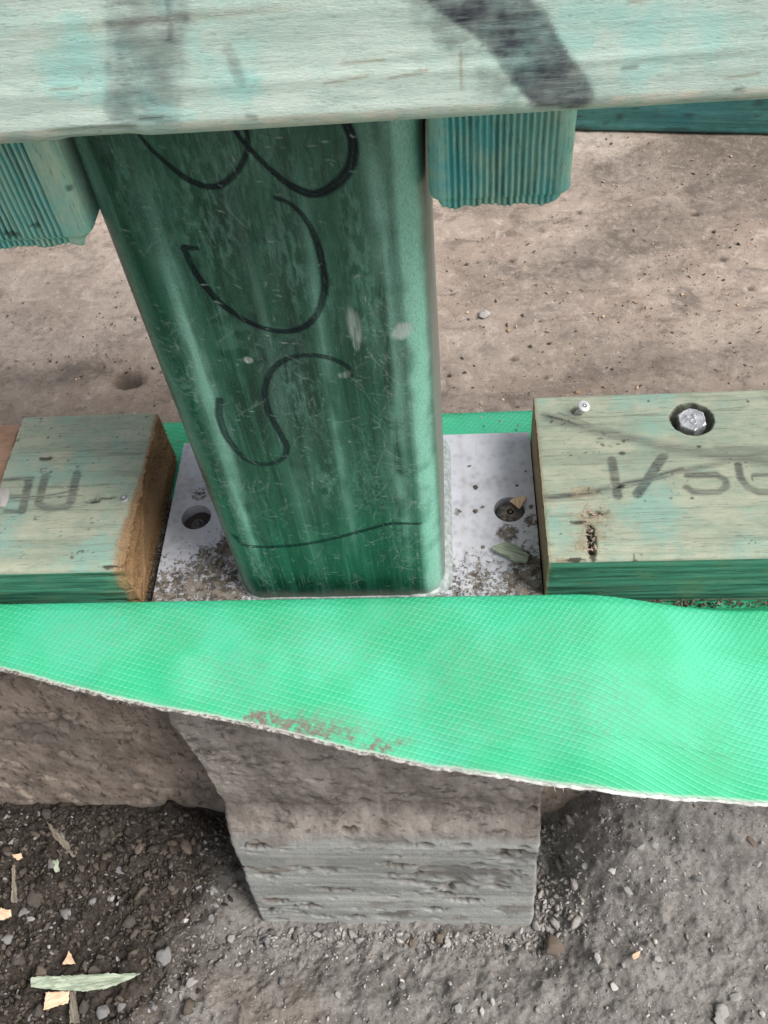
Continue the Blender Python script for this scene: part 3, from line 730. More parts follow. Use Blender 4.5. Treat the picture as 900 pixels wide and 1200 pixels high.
hb_ = hexbolt((BOLT[0], BOLT[1], TZ-.0052), .0112, .0062, M_bolt, 'silver hex bolt head sunk in a round hole in the plate')
hb_.rotation_euler = (math.radians(4), math.radians(-3), .2)
# raised grade marks on the head: two short bars and a ring
def torus(R, r, n=20, k=6):
    vv = [[(R+r*math.cos(b))*math.cos(a), (R+r*math.cos(b))*math.sin(a), r*math.sin(b)] for a in np.linspace(0, 2*math.pi, n, endpoint=False) for b in np.linspace(0, 2*math.pi, k, endpoint=False)]
    ff = [[i*k+j, ((i+1) % n)*k+j, ((i+1) % n)*k+(j+1) % k, i*k+(j+1) % k] for i in range(n) for j in range(k)]
    return vv, ff
tvv, tff = torus(.0012, .00022); gm = newmesh('grade_mark', np.array(tvv)+[0., -.0016, .0063], np.array(tff), M_bolt, hb_)
def bar(name, a, b, wd, hgt, mat, parent):
    a = np.array(a); b = np.array(b); d = (b-a)/np.linalg.norm(b-a); s = np.cross(d, [0, 0, 1.])*wd
    vv = [a-s, a+s, b+s, b-s]; vv += [p_*1+np.array([0, 0, hgt]) for p_ in vv]
    return newmesh(name, vv, np.array([[0, 1, 2, 3], [4, 7, 6, 5], [0, 4, 5, 1], [1, 5, 6, 2], [2, 6, 7, 3], [3, 7, 4, 0]]), mat, parent, False)
for a, b in [((-.0026, .0014, .0062), (-.0012, .0022, .0062)), ((-.0022, .0024, .0062), (-.0012, .0010, .0062)), ((.0004, .0022, .0062), (.0022, .0016, .0062)), ((.0006, .0010, .0062), (.0022, .0004, .0062))]:
    bar('grade_mark', a, b, .0002, .0003, M_bolt, hb_)

def lathe(name, prof, n, mat, parent=None):
    vv = [[r*math.cos(a), r*math.sin(a), z] for r, z in prof for a in np.linspace(0, 2*math.pi, n, endpoint=False)]
    ff = gridfaces(len(prof), n, True).tolist(); k = len(vv)
    return newmesh(name, vv+[[0, 0, prof[0][1]], [0, 0, prof[-1][1]]], np.array(ff+[[k, (j+1) % n, j] for j in range(n)]+[[k+1, (len(prof)-1)*n+j, (len(prof)-1)*n+(j+1) % n] for j in range(n)], dtype=object), mat, parent)
nl_ = empty('bent_nail', (NAIL[0], NAIL[1], TZ-.003), 'shiny nail with a round head standing proud of the plate', 'nail')
lathe('shank', [(.0013, 0), (.0013, .0078)], 14, M_nail, nl_)
lathe('head', [(.0014, .0076), (.0027, .0079), (.0028, .0086), (.0026, .0090), (.0010, .0092)], 18, M_nail, nl_)
nl_.rotation_euler = (math.radians(14), math.radians(18), 0)

# ---- left bottom plate
XL1 = -.0895; XL0 = -.1545
NAIL2 = unp((146, 585), 2, TZ)
def hL(X, Y, Z, S):
    top = (S == 2); d = top*(.00035*fbm(X*14, Y*260, seed=51, oct=3))+(S == 3)*ridges_front(X, Z)*1.4
    for px, rx, ry, dep, s in [((108, 586), .0038, .0018, .0026, 5), ((125, 583), .0045, .0007, .0014, 6), ((54, 538), .0030, .0010, .0008, 7), ((135, 662), .006, .0012, .002, 8)]:
        c = unp(px, 2, TZ); d = d-top*dep*sst(1.15, .5, np.hypot((X-c[0])/rx, (Y-c[1])/ry)+.4*fbm(X*330, Y*330, seed=s))
    d = d-sst(.0045, 0, XL1-X)*(.0006+.0012*np.abs(fbm(X*60, Y*260+Z*200, seed=39, oct=3)))
    # splits in the front edge near the cut
    d = d-(S == 3)*sst(-.115, -.092, X)*.0018*sst(.72, .95, 1-np.abs(np.sin((Z-.02+.12*(X+.1)+.002*fbm(X*90, Z*10, seed=3))*310)))
    return d
def mL(X, Y, Z, S):
    mk = np.zeros(X.shape+(4,)); top = ((S == 2) | (S == 7) | (S == 6)); ink = np.zeros_like(X)
    n = fbm(X*70, Y*70, seed=114); nl = fbm(X*30, Y*420, seed=115)
    def st(pts, wpx, a, soft=.0006):
        nonlocal ink
        ink = np.maximum(ink, a*stroke(X+.0003*nl, Y+.0003*n, px2top(pts), wpx*PXM*.5, soft)*np.clip(.95+.5*nl+.25*n, 0, 1))
    st([(4, 562), (38, 560)], 6, .72); st([(34, 563), (26, 599)], 12, .7); st([(6, 599), (28, 600)], 6, .7); st([(10, 581), (33, 580)], 4, .7)
    st([(53, 558), (46, 586)], 12, .7); st([(45, 590), (52, 595), (64, 596), (78, 594), (84, 588)], 11, .62); st([(90, 555), (83, 588)], 12, .7)
    st([(12, 584), (60, 580), (92, 574)], 2.5, .85, .0004); st([(8, 588), (70, 582), (95, 581)], 1.5, .8, .0003)
    mk[..., 0] = ink*top
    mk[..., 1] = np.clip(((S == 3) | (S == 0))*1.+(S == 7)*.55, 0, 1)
    A = np.zeros_like(X)
    for px, rx, ry, s in [((108, 586), .0040, .0018, 5), ((125, 583), .0055, .0006, 6), ((54, 537), .0034, .0013, 7), ((80, 539), .0010, .0010, 9), ((33, 539), .0010, .0005, 9), ((90, 547), .0010, .0005, 10), ((56, 513), .0010, .001, 11), ((80, 524), .0008, .0006, 12), ((60, 502), .0008, .0006, 12), ((132, 664), .006, .001, 8)]:
        c = unp(px, 2, TZ); A = np.maximum(A, .85*sst(1.0, .6, np.hypot((X-c[0])/rx, (Y-c[1])/ry)+1.*fbm(X*400, Y*400, seed=s, oct=4, gain=.7)))
    spk = sst(.70, .82, vn(X*900, Y*900, seed=166)*.6+.5*vn(X*150, Y*150, seed=167)); A = np.maximum(A, .7*spk*top)
    mk[..., 3] = A*top
    # crushed bare fibre at the cut end, wider towards the front
    wd = .0012+.0035*sst(.06, .0, Y)
    mk[..., 2] = .9*sst(1.3, .5, (XL1-X)/wd+.5*fbm(X*90, Y*400+Z*300, seed=17))
    return mk
tL = empty('bottom_plate', (0, 0, 0), 'short green treated timber block with fuzzy brown sawn end', 'timber')
timber_x('board', XL0, XL1, (-.2, 0), (-.001, .0878), (.0002, TZ), .0022, M_plate, tL, hL, mL, .0006, (0, 0, 1, 0), .0012, (.02, .02, .0006, .0012))
fibres(tL, XL1, 1, (.0, .087), (.002, .0335), 3600, .0030, M_fibre)
tL.rotation_euler = (0, 0, 0)
nn = empty('nail', (NAIL2[0], NAIL2[1], TZ-.001), 'small grey nail head driven in near the sawn brown end', 'nail')
lathe('head', [(.0011, 0), (.0019, .0008), (.0019, .0016), (.0012, .0021)], 14, M_lead, nn)
# ---- offcut left of the block, and grey cap between them
def h0(X, Y, Z, S): return .0005*fbm(X*200, Y*200, Z*200, seed=99, oct=3)
def m0(X, Y, Z, S): return np.zeros(X.shape+(4,))
tO = empty('timber_offcut', (0, 0, 0), 'bare orange-brown timber offcut beside the short green block', 'timber')
timber_x('board', -.26, -.1552, (-.18, -.1552), (.030, .0875), (.0002, .030), .0015, M_bare, tO, h0, m0, .0012, (0, 0, .5, 0), .0006, (.02, .02, .0012, .003))

# ------------------------------------------------------------------ base plate, column
col = empty('steel_column', (0, 0, 0), 'dark green steel column with handwritten black marks on a grey base plate', 'column')
HL = unp((230, 606), 2, .008); HRR = unp((597, 597), 2, .008)
XP0, XP1 = -.0841, .0857
YP0, YP1 = -.0008, .0908
# plate as a fine sheet with two drilled holes, thick edges
pxs = nonuni([(XP0, XP1, .0008)]); pys = nonuni([(YP0, YP1, .0008)])
HR_ = .0070
bm = bmesh.new()
import itertools
Xp, Yp = np.meshgrid(pxs, pys, indexing='ij')
vg = np.stack([Xp, Yp, np.full_like(Xp, .008)], -1)
# snap vertices near a hole's rim onto the rim
for h in (HL, HRR):
    d = np.hypot(Xp-h[0], Yp-h[1]); s = np.abs(d-HR_) < .00058
    vg[s, 0] = h[0]+(Xp[s]-h[0])/d[s]*HR_; vg[s, 1] = h[1]+(Yp[s]-h[1])/d[s]*HR_
idx = {}
def gv(i, j):
    if (i, j) not in idx: idx[(i, j)] = bm.verts.new(vg[i, j])
    return idx[(i, j)]
for i in range(len(pxs)-1):
    for j in range(len(pys)-1):
        c = vg[[i, i+1, i+1, i], [j, j, j+1, j+1]].mean(0)
        if min(math.hypot(c[0]-h[0], c[1]-h[1]) for h in (HL, HRR)) < HR_-.0001: continue
        if -.03 < c[0] < .03 and .02 < c[1] < .07: continue
        bm.faces.new((gv(i, j), gv(i+1, j), gv(i+1, j+1), gv(i, j+1)))
bd = [e for e in bm.edges if e.is_boundary]
ext = bmesh.ops.extrude_edge_only(bm, edges=bd); nv_ = [x for x in ext['geom'] if isinstance(x, bmesh.types.BMVert)]
for x in nv_: x.co.z = .0003
bmesh.ops.recalc_face_normals(bm, faces=bm.faces)
me = bpy.data.meshes.new('base_plate'); bm.to_mesh(me); bm.free(); me.materials.append(M_galv)
co = np.zeros(len(me.vertices)*3); me.vertices.foreach_get('co', co); co = co.reshape(-1, 3); bx_, by_ = co[:, 0], co[:, 1]
mk = np.zeros((len(co), 4)); n = fbm(bx_*60, by_*60, seed=5)
lft = sst(-.03, -.05, bx_)
mk[:, 0] = .20+lft*(.42*sst(.040, .004, by_+.010*n-.012*sst(-.075, -.052, bx_)))+(1-lft)*(.30*sst(.03, .0, by_+.01*n)+.22*sst(.063, .083, bx_+.004*n)*sst(.05, .02, by_))
for px, r, a in [((612, 655), .007, .5), ((636, 668), .010, .5), ((595, 625), .006, .4), ((605, 680), .009, .42), ((625, 610), .006, .35), ((560, 680), .009, .3), ((535, 600), .004, .3), ((270, 640), .012, .45), ((250, 690), .012, .42), ((235, 580), .006, .25)]:
    c = unp(px, 2, .008); mk[:, 0] = np.maximum(mk[:, 0], (.25+a)*sst(1.2, .3, np.hypot(bx_-c[0], by_-c[1])/r+.4*n))
mk[:, 1] = .35*sst(.0025, .0004, np.abs(bx_-.0525+.0006*n))*sst(-.1, .5, fbm(bx_*200, by_*90, seed=9))
for px, r in [((557, 571), .0015), ((557, 599), .0013), ((566, 594), .0009), ((566, 641), .001), ((550, 546), .0008), ((622, 594), .0012), ((616, 552), .0007), ((606, 569), .0008), ((622, 612), .001)]:
    c = unp(px, 2, .008); mk[:, 0] = np.maximum(mk[:, 0], 1.1*sst(r*1.2, r*.5, np.hypot(bx_-c[0], by_-c[1])))
at = me.attributes.new('mask', 'FLOAT_COLOR', 'POINT'); at.data.foreach_set('color', mk.astype(np.float32).ravel())
bp = bpy.data.objects.new('base_plate', me); COL.objects.link(bp); bp.parent = col
bp['label'] = 'dusty grey galvanised base plate with two bolt holes'

W = .0445
zs = nonuni([(.0078, .27, .00045), (.27, .60, .02)])
P, N, S = rrect(-W, W, 0, .089, .0105, (.00045, .0015, .01, .0015), 14)
n, mm = len(zs), len(P)
Xg = np.repeat(P[None, :, 0], n, 0).copy(); Yg = np.repeat(P[None, :, 1], n, 0).copy(); Zg = np.repeat(zs[:, None], mm, 1)
Sg = np.repeat(S[None, :], n, 0)
mk = np.zeros(Xg.shape+(4,))
front = (Yg < .006)
def px2col(pts): return np.array([unp(p_, 1, 0.)[[0, 2]] for p_ in pts])
INK = [([(140, 130), (157, 150), (185, 182), (220, 210), (250, 219), (272, 207), (287, 185), (291, 165), (288, 150)], [3, 3, 4, 5, 6, 6, 5, 4, 4], .92),
       ([(262, 135), (270, 145), (287, 167), (315, 197), (345, 220), (370, 227), (395, 215), (410, 195), (414, 170), (405, 142), (398, 125)], [4, 4, 4, 5, 7, 8, 10, 10, 9, 8, 7], .96),
       ([(322, 231), (345, 242), (365, 270), (377, 305), (380, 340), (370, 370), (352, 385), (325, 388), (290, 377), (255, 352), (230, 320), (216, 292), (222, 290), (232, 291)], [3, 4, 6, 7, 7, 6, 6, 5, 5, 6, 6, 6, 5, 3], .93),
       ([(410, 442), (412, 435), (399, 424), (372, 417), (345, 418), (323, 429), (311, 453), (314, 480), (328, 507), (336, 524), (330, 538), (310, 544), (288, 538), (268, 515), (257, 489), (257, 469)], [3, 4, 5, 5, 5, 6, 6, 6, 6, 6, 5, 5, 5, 6, 7, 7], .80),
       ([(274, 629), (292, 640), (337, 640), (381, 633), (425, 622), (457, 614), (492, 614)], [5, 4, 4, 4, 4, 4, 3], .9)]
wob = .00018*fbm(Xg*300, Zg*300, seed=3, oct=2)
for pts, wpx, a in INK:
    pl = smooth_line(px2col(pts), 8); wd = np.interp(np.linspace(0, 1, len(pl)), np.linspace(0, 1, len(wpx)), wpx)
    dep = np.array([np.linalg.norm(np.array([p_[0], 0, p_[1]])-CAM) for p_ in pl])
    wm = wd*dep/1082.*.5*1.35
    cvr = a*stroke(Xg+wob, Zg+wob, pl, wm, .00028)*(1-.38*stroke(Xg+wob*2+.00035*fbm(Xg*70, Zg*70, seed=77), Zg, pl, wm*.10, .00022))
    core = stroke(Xg, Zg, pl, wm*.45, .0006)
    mk[..., 0] = np.maximum(mk[..., 0], cvr*np.clip(.92+.15*core+.25*fbm(Xg*260, Zg*90, seed=31), 0, 1)*front)
# scratches
scr = np.zeros_like(Xg)
for k in range(760):
    x0 = rng.uniform(-.043, .043); z0 = rng.uniform(.012, .235)
    if k < 250:
        a = rng.normal(-.1, .3); L = rng.uniform(.0006, .0026); cur = rng.normal(0, .00025); wd = rng.uniform(.00005, .00016); al = rng.uniform(.2, .75)
        if rng.random() < .25: a += rng.normal(0, 1.)
    else:
        a = rng.normal(math.pi/2, .45); L = rng.uniform(.003, .013); cur = rng.normal(0, .0006); wd = rng.uniform(.00003, .00008); al = rng.uniform(.12, .45)
        if k > 300:
            x0 = (rng.normal(.030, .004), rng.normal(-.034, .004), rng.uniform(-.04, .04))[k % 3]; z0 = rng.uniform(.02, .17); a = rng.normal(math.pi/2, .8); L *= .7; al *= 1.3
    d = np.array([math.cos(a), math.sin(a)]); nrm = np.array([-d[1], d[0]])
    pl = np.array([[x0, z0]+d*L*(t-.5)+nrm*cur*(1-4*(t-.5)**2) for t in np.linspace(0, 1, 6)])
    scr = np.maximum(scr, al*stroke(Xg, Zg, pl, wd*np.array([.3, 1, 1.2, 1, .8, .2]), .00025))
# chips, worn pale rubs and the painted corner highlight
nz = fbm(Xg*160, Zg*160, seed=9, oct=3); nzv = fbm(Xg*260, Zg*45, seed=10, oct=3)
def cblob(px, rx, rz, amt, dst, nn=.5, rough=None):
    c = px2col([px])[0]; q = np.hypot((Xg-c[0])/rx, (Zg-c[1])/rz)+nn*(nz if rough is None else rough)
    dst[:] = np.maximum(dst, amt*sst(1.15, .7, q))
pale = np.zeros_like(Xg); chip = np.zeros_like(Xg); dust_sheen = np.zeros_like(Xg)
cblob((474, 389), .0034, .0040, .75, chip, .9); cblob((416, 386), .0024, .0085, .55, chip, 1.0, nzv); cblob((291, 422), .0014, .0011, .8, chip, 1.1)
cblob((402, 440), .0030, .0022, .4, chip, 1.2); cblob((468, 382), .0013, .0015, .9, dust_sheen); cblob((418, 402), .001, .003, .4, chip)
frt = (Sg == 0)
def band(x_px_top, x_px_bot, w, amt, s):
    a = px2col([(x_px_top, 160)])[0]; b = px2col([(x_px_bot, 640)])[0]
    xc = a[0]+(b[0]-a[0])*(a[1]-Zg)/(a[1]-b[1]); q = np.abs(Xg-xc)/w
    return amt*np.exp(-q*q)*np.clip(.55+.9*fbm(Xg*420, Zg*30, seed=s, oct=3)+.35*nz, 0, 1)
pale = np.maximum(pale, band(440, 474, .0036, .85, 70)); pale = np.maximum(pale, band(340, 415, .0020, .50, 71)*sst(.02, .08, Zg))
pale = np.maximum(pale, band(150, 300, .0034, .85, 72)*sst(.25, .15, Zg)*sst(.01, .05, Zg)); pale = np.maximum(pale, band(270, 370, .006, .28, 73)); cor_glint = (Sg == 4)*np.exp(-(((Xg-(W-.0048))/.0036)**4)); pale = np.maximum(pale, 1.15*cor_glint*np.clip(.85+.5*nz+.3*fbm(Xg*300, Zg*40, seed=76), 0, 1)); lcor = (Sg == 7)*np.exp(-(((Xg+W-.004)/.003)**2)); pale = np.maximum(pale, .45*lcor*np.clip(.6+.7*nzv, 0, 1))  # right corner: sky highlight painted in, together with worn paint
c = px2col([(440, 560)])[0]; pale = np.maximum(pale, .15*sst(1.3, .2, np.hypot((Xg-c[0])/.016, (Zg-c[1])/.03)+.4*nz)*sst(.45, .7, .5+.5*fbm(Xg*900, Zg*900, seed=7, oct=2)))
c = px2col([(300, 400)])[0]; pale = np.maximum(pale, .15*sst(1.3, .2, np.hypot((Xg-c[0])/.022, (Zg-c[1])/.018)+.5*nzv)*sst(.3, .7, .5+.5*fbm(Xg*300, Zg*300, seed=8, oct=3)))
for px, rx, rz, am, sd_ in [((250, 240), .016, .030, .38, 101), ((170, 230), .010, .03, .30, 102), ((350, 300), .012, .035, .34, 103), ((240, 470), .010, .02, .45, 104), ((400, 560), .022, .020, .36, 105), ((430, 300), .008, .04, .40, 106), ((300, 180), .02, .02, .3, 107), ((350, 470), .01, .03, .35, 108)]:
    c = px2col([px])[0]; pale = np.maximum(pale, .8*am*sst(1.3, .1, np.hypot((Xg-c[0])/rx, (Zg-c[1])/rz)+.5*fbm(Xg*60, Zg*25, seed=sd_, oct=3))*sst(.38, .68, .5+.5*fbm(Xg*1000, Zg*240, seed=sd_+20, oct=3, gain=.8)))
dust_sheen = np.maximum(dust_sheen, .55*sst(.016, .008, Zg+.002*nz)); 
side = (Sg == 1); dust_sheen = np.maximum(dust_sheen, .75*side)  # right side: dusty beige with a grazing sky reflection painted in
dust_sheen = np.maximum(dust_sheen, (Sg == 4)*sst(.86, 1., (Xg-(W-.0105))/.0105)*.7)
mk[..., 1] = np.clip(np.maximum(scr*sst(.0, .2, 1.), chip), 0, 1)*(Yg < .02); mk[..., 2] = np.clip(np.where(Sg == 0, pale*(.25+.75*sst(.02, .075, Zg)), pale), 0, .95); mk[..., 3] = np.clip(dust_sheen, 0, .95)
mk[..., 0] *= 1-.8*np.clip(chip+.7*scr, 0, 1)
dn = .00012*fbm(Xg*40, Zg*25, seed=4, oct=2)-.0004*chip
NXg = np.repeat(N[None, :, 0], n, 0); NYg = np.repeat(N[None, :, 1], n, 0)
v = np.stack([Xg+NXg*dn, Yg+NYg*dn, Zg], -1).reshape(-1, 3)
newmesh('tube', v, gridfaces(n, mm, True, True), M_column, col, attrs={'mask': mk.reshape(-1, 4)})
# fillet weld round the foot
P, N, S = rrect(-W, W, 0, .089, .0105, (.0012, .0012, .004, .0012), 10)
wv = []; mm = len(P); kk = 7
for j in range(mm):
    big = .0036 if (P[j][0] > .03) else (.0030 if P[j][1] > .01 else .0008)
    if P[j][1] < .004: big = min(big, .0018)
    for k in range(kk):
        t = k/(kk-1); a = t*math.pi/2
        wv.append([P[j][0]-N[j][0]*.0002+N[j][0]*big*math.sin(a), P[j][1]-N[j][1]*.0002+N[j][1]*big*math.sin(a), .0078+big*1.15*math.cos(a)])
wv = np.array(wv); ww = .0005*fbm(wv[:, 0]*300, wv[:, 1]*300, wv[:, 2]*100, seed=6, oct=2); wv[:, 2] += np.maximum(ww, -.0004)
fw_ = []
for j in range(mm):
    for k in range(kk-1): a, b = j*kk+k, ((j+1) % mm)*kk+k; fw_.append([a, a+1, b+1, b])
newmesh('weld_bead', wv, np.array(fw_)[:, ::-1], M_weld, col)

# ------------------------------------------------------------------ lumps: clods, stones, grit
def ico(sub):
    bm = bmesh.new(); bmesh.ops.create_icosphere(bm, subdivisions=sub, radius=1); v = np.array([list(x.co) for x in bm.verts]); f = np.array([[q.index for q in g_.verts] for g_ in bm.faces]); bm.free(); return v, f
IV3, IF3 = ico(3); IV2, IF2 = ico(2); IV1, IF1 = ico(1)
def lump(seed, flat=.65, ang=.8, base=None):
    v, f = base or (IV3, IF3)
    r = 1+ang*fbm(v[:, 0]*1.3+seed, v[:, 1]*1.3, v[:, 2]*1.3, oct=3, seed=seed)
    # facet: clip by random planes
    p_ = v*r[:, None]; rg = np.random.default_rng(seed)
    for _ in range(11):
        nrm = rg.normal(0, 1, 3); nrm /= np.linalg.norm(nrm); dd = p_@nrm-rg.uniform(.40, .8); p_ = p_-np.outer(np.maximum(dd, 0)*.85, nrm)
    return p_*np.array([1, .8, flat]), f
LM = {}
def lump_mesh(kind, mat, nvar=5):
    if kind not in LM:
        LM[kind] = []
        for i in range(nvar):
            v, f = lump(i*13+sum(map(ord, kind)) % 17, .62 if kind != 'earth' else .8, .8)
            o = newmesh('stone_mesh', v, f, mat); me = o.data; bpy.data.objects.remove(o); LM[kind].append(me)
    return LM[kind]
cnt = 0
def stone(name, loc, size, kind, label, cat, group=None, rot=None, sc=(1, 1, 1)):
    global cnt; cnt += 1
    me = lump_mesh(kind, M_stones[kind])[cnt % 5]
    o = bpy.data.objects.new(name, me); COL.objects.link(o); o.location = loc; o.scale = [size*s for s in sc]
    o.rotation_euler = rot or (random.uniform(-.3, .3), random.uniform(-.3, .3), random.uniform(0, 6.3)); tag(o, label, cat, group); return o
# dirt in the bolt holes
stone('dirt_clod', (HL[0], HL[1]-.0006, .0016), .0115, 'earth', 'dark dirt filling the open bolt hole beside the short green block', 'dirt', rot=(0, 0, .4), sc=(1., 1.1, .28))
plug = empty('anchor_bolt', (HRR[0]+.0004, HRR[1]-.0007, .0005), 'dirt-caked anchor bolt end filling the hole beside the torn timber', 'bolt')
lathe('shank', [(.0060, 0), (.0060, .0050), (.0054, .0061), (.0038, .0066), (.0015, .0067)], 22, M_caked, plug)
lathe_bolt = empty('anchor_bolt', (HL[0]+.0004, HL[1]-.0022, .0024), 'dull grey anchor bolt end sunk in the open bolt hole', 'bolt')
lathe('shank', [(.0034, -.001), (.0034, .0020), (.0030, .0029), (.0016, .0033)], 18, M_lead_dull, lathe_bolt)
# grey cap
c = unp((4, 585), 2, TZ)
cap = stone('cement_splash', (c[0]-.0015, c[1], TZ+.0006), .0085, 'white', 'pale grey cement lump stuck on the short green block', 'cement', rot=(0, 0, .2), sc=(.9, 1.15, .42))
c = unp((77, 572), 2, TZ); stone('paint_fleck', (c[0], c[1], TZ+.0003), .0008, 'white', 'tiny white fleck on the stencilled green block', 'fleck', rot=(0, 0, 0))
c = unp((568, 371), 2, SLABZ); stone('pebble', (c[0], c[1], SLABZ+.0017), .0036, 'white', 'single whitish pebble lying on the pink concrete slab', 'pebble', rot=(0, 0, .5))

def chip(name, px_pts, plane, thick, mat, label, cat, tilt=0, lift=.0008, group=None):
    """flat wood fragment: outline through photo pixels laid on a level plane, given real thickness and a slight tilt"""
    P0 = np.array([unp(p_, 2, plane)[:2] for p_ in px_pts]); P2 = []; ext_ = np.ptp(P0, axis=0).max()
    for i_ in range(len(P0)):
        a_, b_ = P0[i_], P0[(i_+1) % len(P0)]; m_ = max(1, int(np.linalg.norm(b_-a_)/.0011))
        for q_ in range(m_): P2.append(a_+(b_-a_)*q_/m_+rng.normal(0, .00022 if ext_ > .006 else .00012, 2))
    P2 = np.array(P2); c = P2.mean(0); k = len(P2)
    Q = P2-c; top = []; bot = []
    hz = lift+thick
    ax = Q[np.argmax(np.hypot(*Q.T))]; ax = ax/np.linalg.norm(ax); pr_ = np.array([-ax[1], ax[0]])
    for p_ in Q:
        s = (p_@pr_); l_ = p_@ax
        bow = thick*.5*math.sin(l_*140); top.append([p_[0], p_[1], hz+tilt*l_+.16*s+bow]); bot.append([p_[0]*.96, p_[1]*.96, hz-thick+tilt*l_+.16*s+bow])
    inner = [[q_[0]*.85, q_[1]*.85, q_[2]+thick*.12] for q_ in top]
    vv = bot+top+inner
    ff = [[k-1-i for i in range(k)], [2*k+i for i in range(k)]]+[[i, (i+1) % k, k+(i+1) % k, k+i] for i in range(k)]+[[k+i, k+(i+1) % k, 2*k+(i+1) % k, 2*k+i] for i in range(k)]
    A2 = sum(Q[i][0]*Q[(i+1) % k][1]-Q[(i+1) % k][0]*Q[i][1] for i in range(k))
    if A2 < 0: ff = [f[::-1] for f in ff]
    ang = math.atan2(ax[1], ax[0])-math.pi/2
    R = np.array([[math.cos(-ang), -math.sin(-ang), 0], [math.sin(-ang), math.cos(-ang), 0], [0, 0, 1]])
    o = newmesh(name, np.array(vv)@R.T, np.array(ff, dtype=object), mat, smooth=False); o.location = (c[0], c[1], plane); o.rotation_euler = (0, 0, ang)
    tag(o, label, cat, group); return o
PLZ = .008
chip('wood_chip', [(577, 645), (590, 638), (604, 640), (620, 652), (618, 660), (604, 662), (592, 655), (579, 650)], PLZ, .0018, M_chip_green, 'green wood chip lying on the base plate in a dirt smear', 'wood chip', .0, .0003)
chip('wood_chip', [(597, 588), (603, 584), (618, 584), (614, 592), (609, 599)], PLZ, .0008, M_chip_peach, 'cream wood sliver poking out of the bolt hole', 'wood chip', .1, .0008)
def sz(px):
    q_ = unp(px, 2, SOIL0); return float(soil_h(q_[0], q_[1], False))+.003
def schip(pts, th, mat, label, tilt=0, lift=.001):
    c = np.mean(np.array(pts), 0); return chip('wood_chip', pts, sz(c), th, mat, label, 'wood chip', tilt, lift)
schip([(41, 1148), (60, 1146), (110, 1144), (168, 1142), (150, 1151), (128, 1160), (100, 1163), (66, 1161), (41, 1159)], .0022, M_chip_green, 'long pointed grey-green wood splinter on the dark soil', .0, .003)
schip([(56, 1164), (84, 1163), (82, 1176), (53, 1184)], .0018, M_chip_peach, 'peach wood chip tucked under the long grey-green splinter', 0, .0015)
schip([(84, 1163), (90, 1163), (94, 1200), (83, 1200)], .0016, M_chip_brown, 'brown sliver poking out from under the long splinter', 0, .001)
schip([(83, 1116), (91, 1131), (75, 1131)], .0016, M_chip_peach, 'small triangular peach wood chip on dark soil', .05, .002)
schip([(-6, 1073), (4, 1066), (16, 1068), (16, 1076), (-4, 1081)], .0018, M_chip_peach, 'peach wood chip with a blunt end at the edge of the dark soil', 0, .002)
schip([(16, 1004), (26, 1001), (29, 1006), (23, 1010)], .0012, M_chip_peach, 'tiny cream wood chip above the upright brown sliver', 0, .002)
schip([(59, 966), (66, 972), (92, 1000), (88, 1006), (66, 984)], .0014, M_chip_brown, 'slanting brown twig in the dark soil under the slab', .1, .003)
schip([(18, 1016), (21, 1016), (22, 1060), (16, 1060)], .0014, M_chip_brown, 'thin upright-looking grey twig on the dark soil', 0, .003)
schip([(64, 1012), (70, 1008), (71, 1022), (66, 1024)], .0012, M_chip_green, 'tiny turquoise-green wood chip on dark soil', 0, .002)
schip([(740, 1120), (750, 1115), (748, 1123), (741, 1126)], .0012, M_chip_peach, 'tiny cream wood chip on the grey soil', 0, .002)

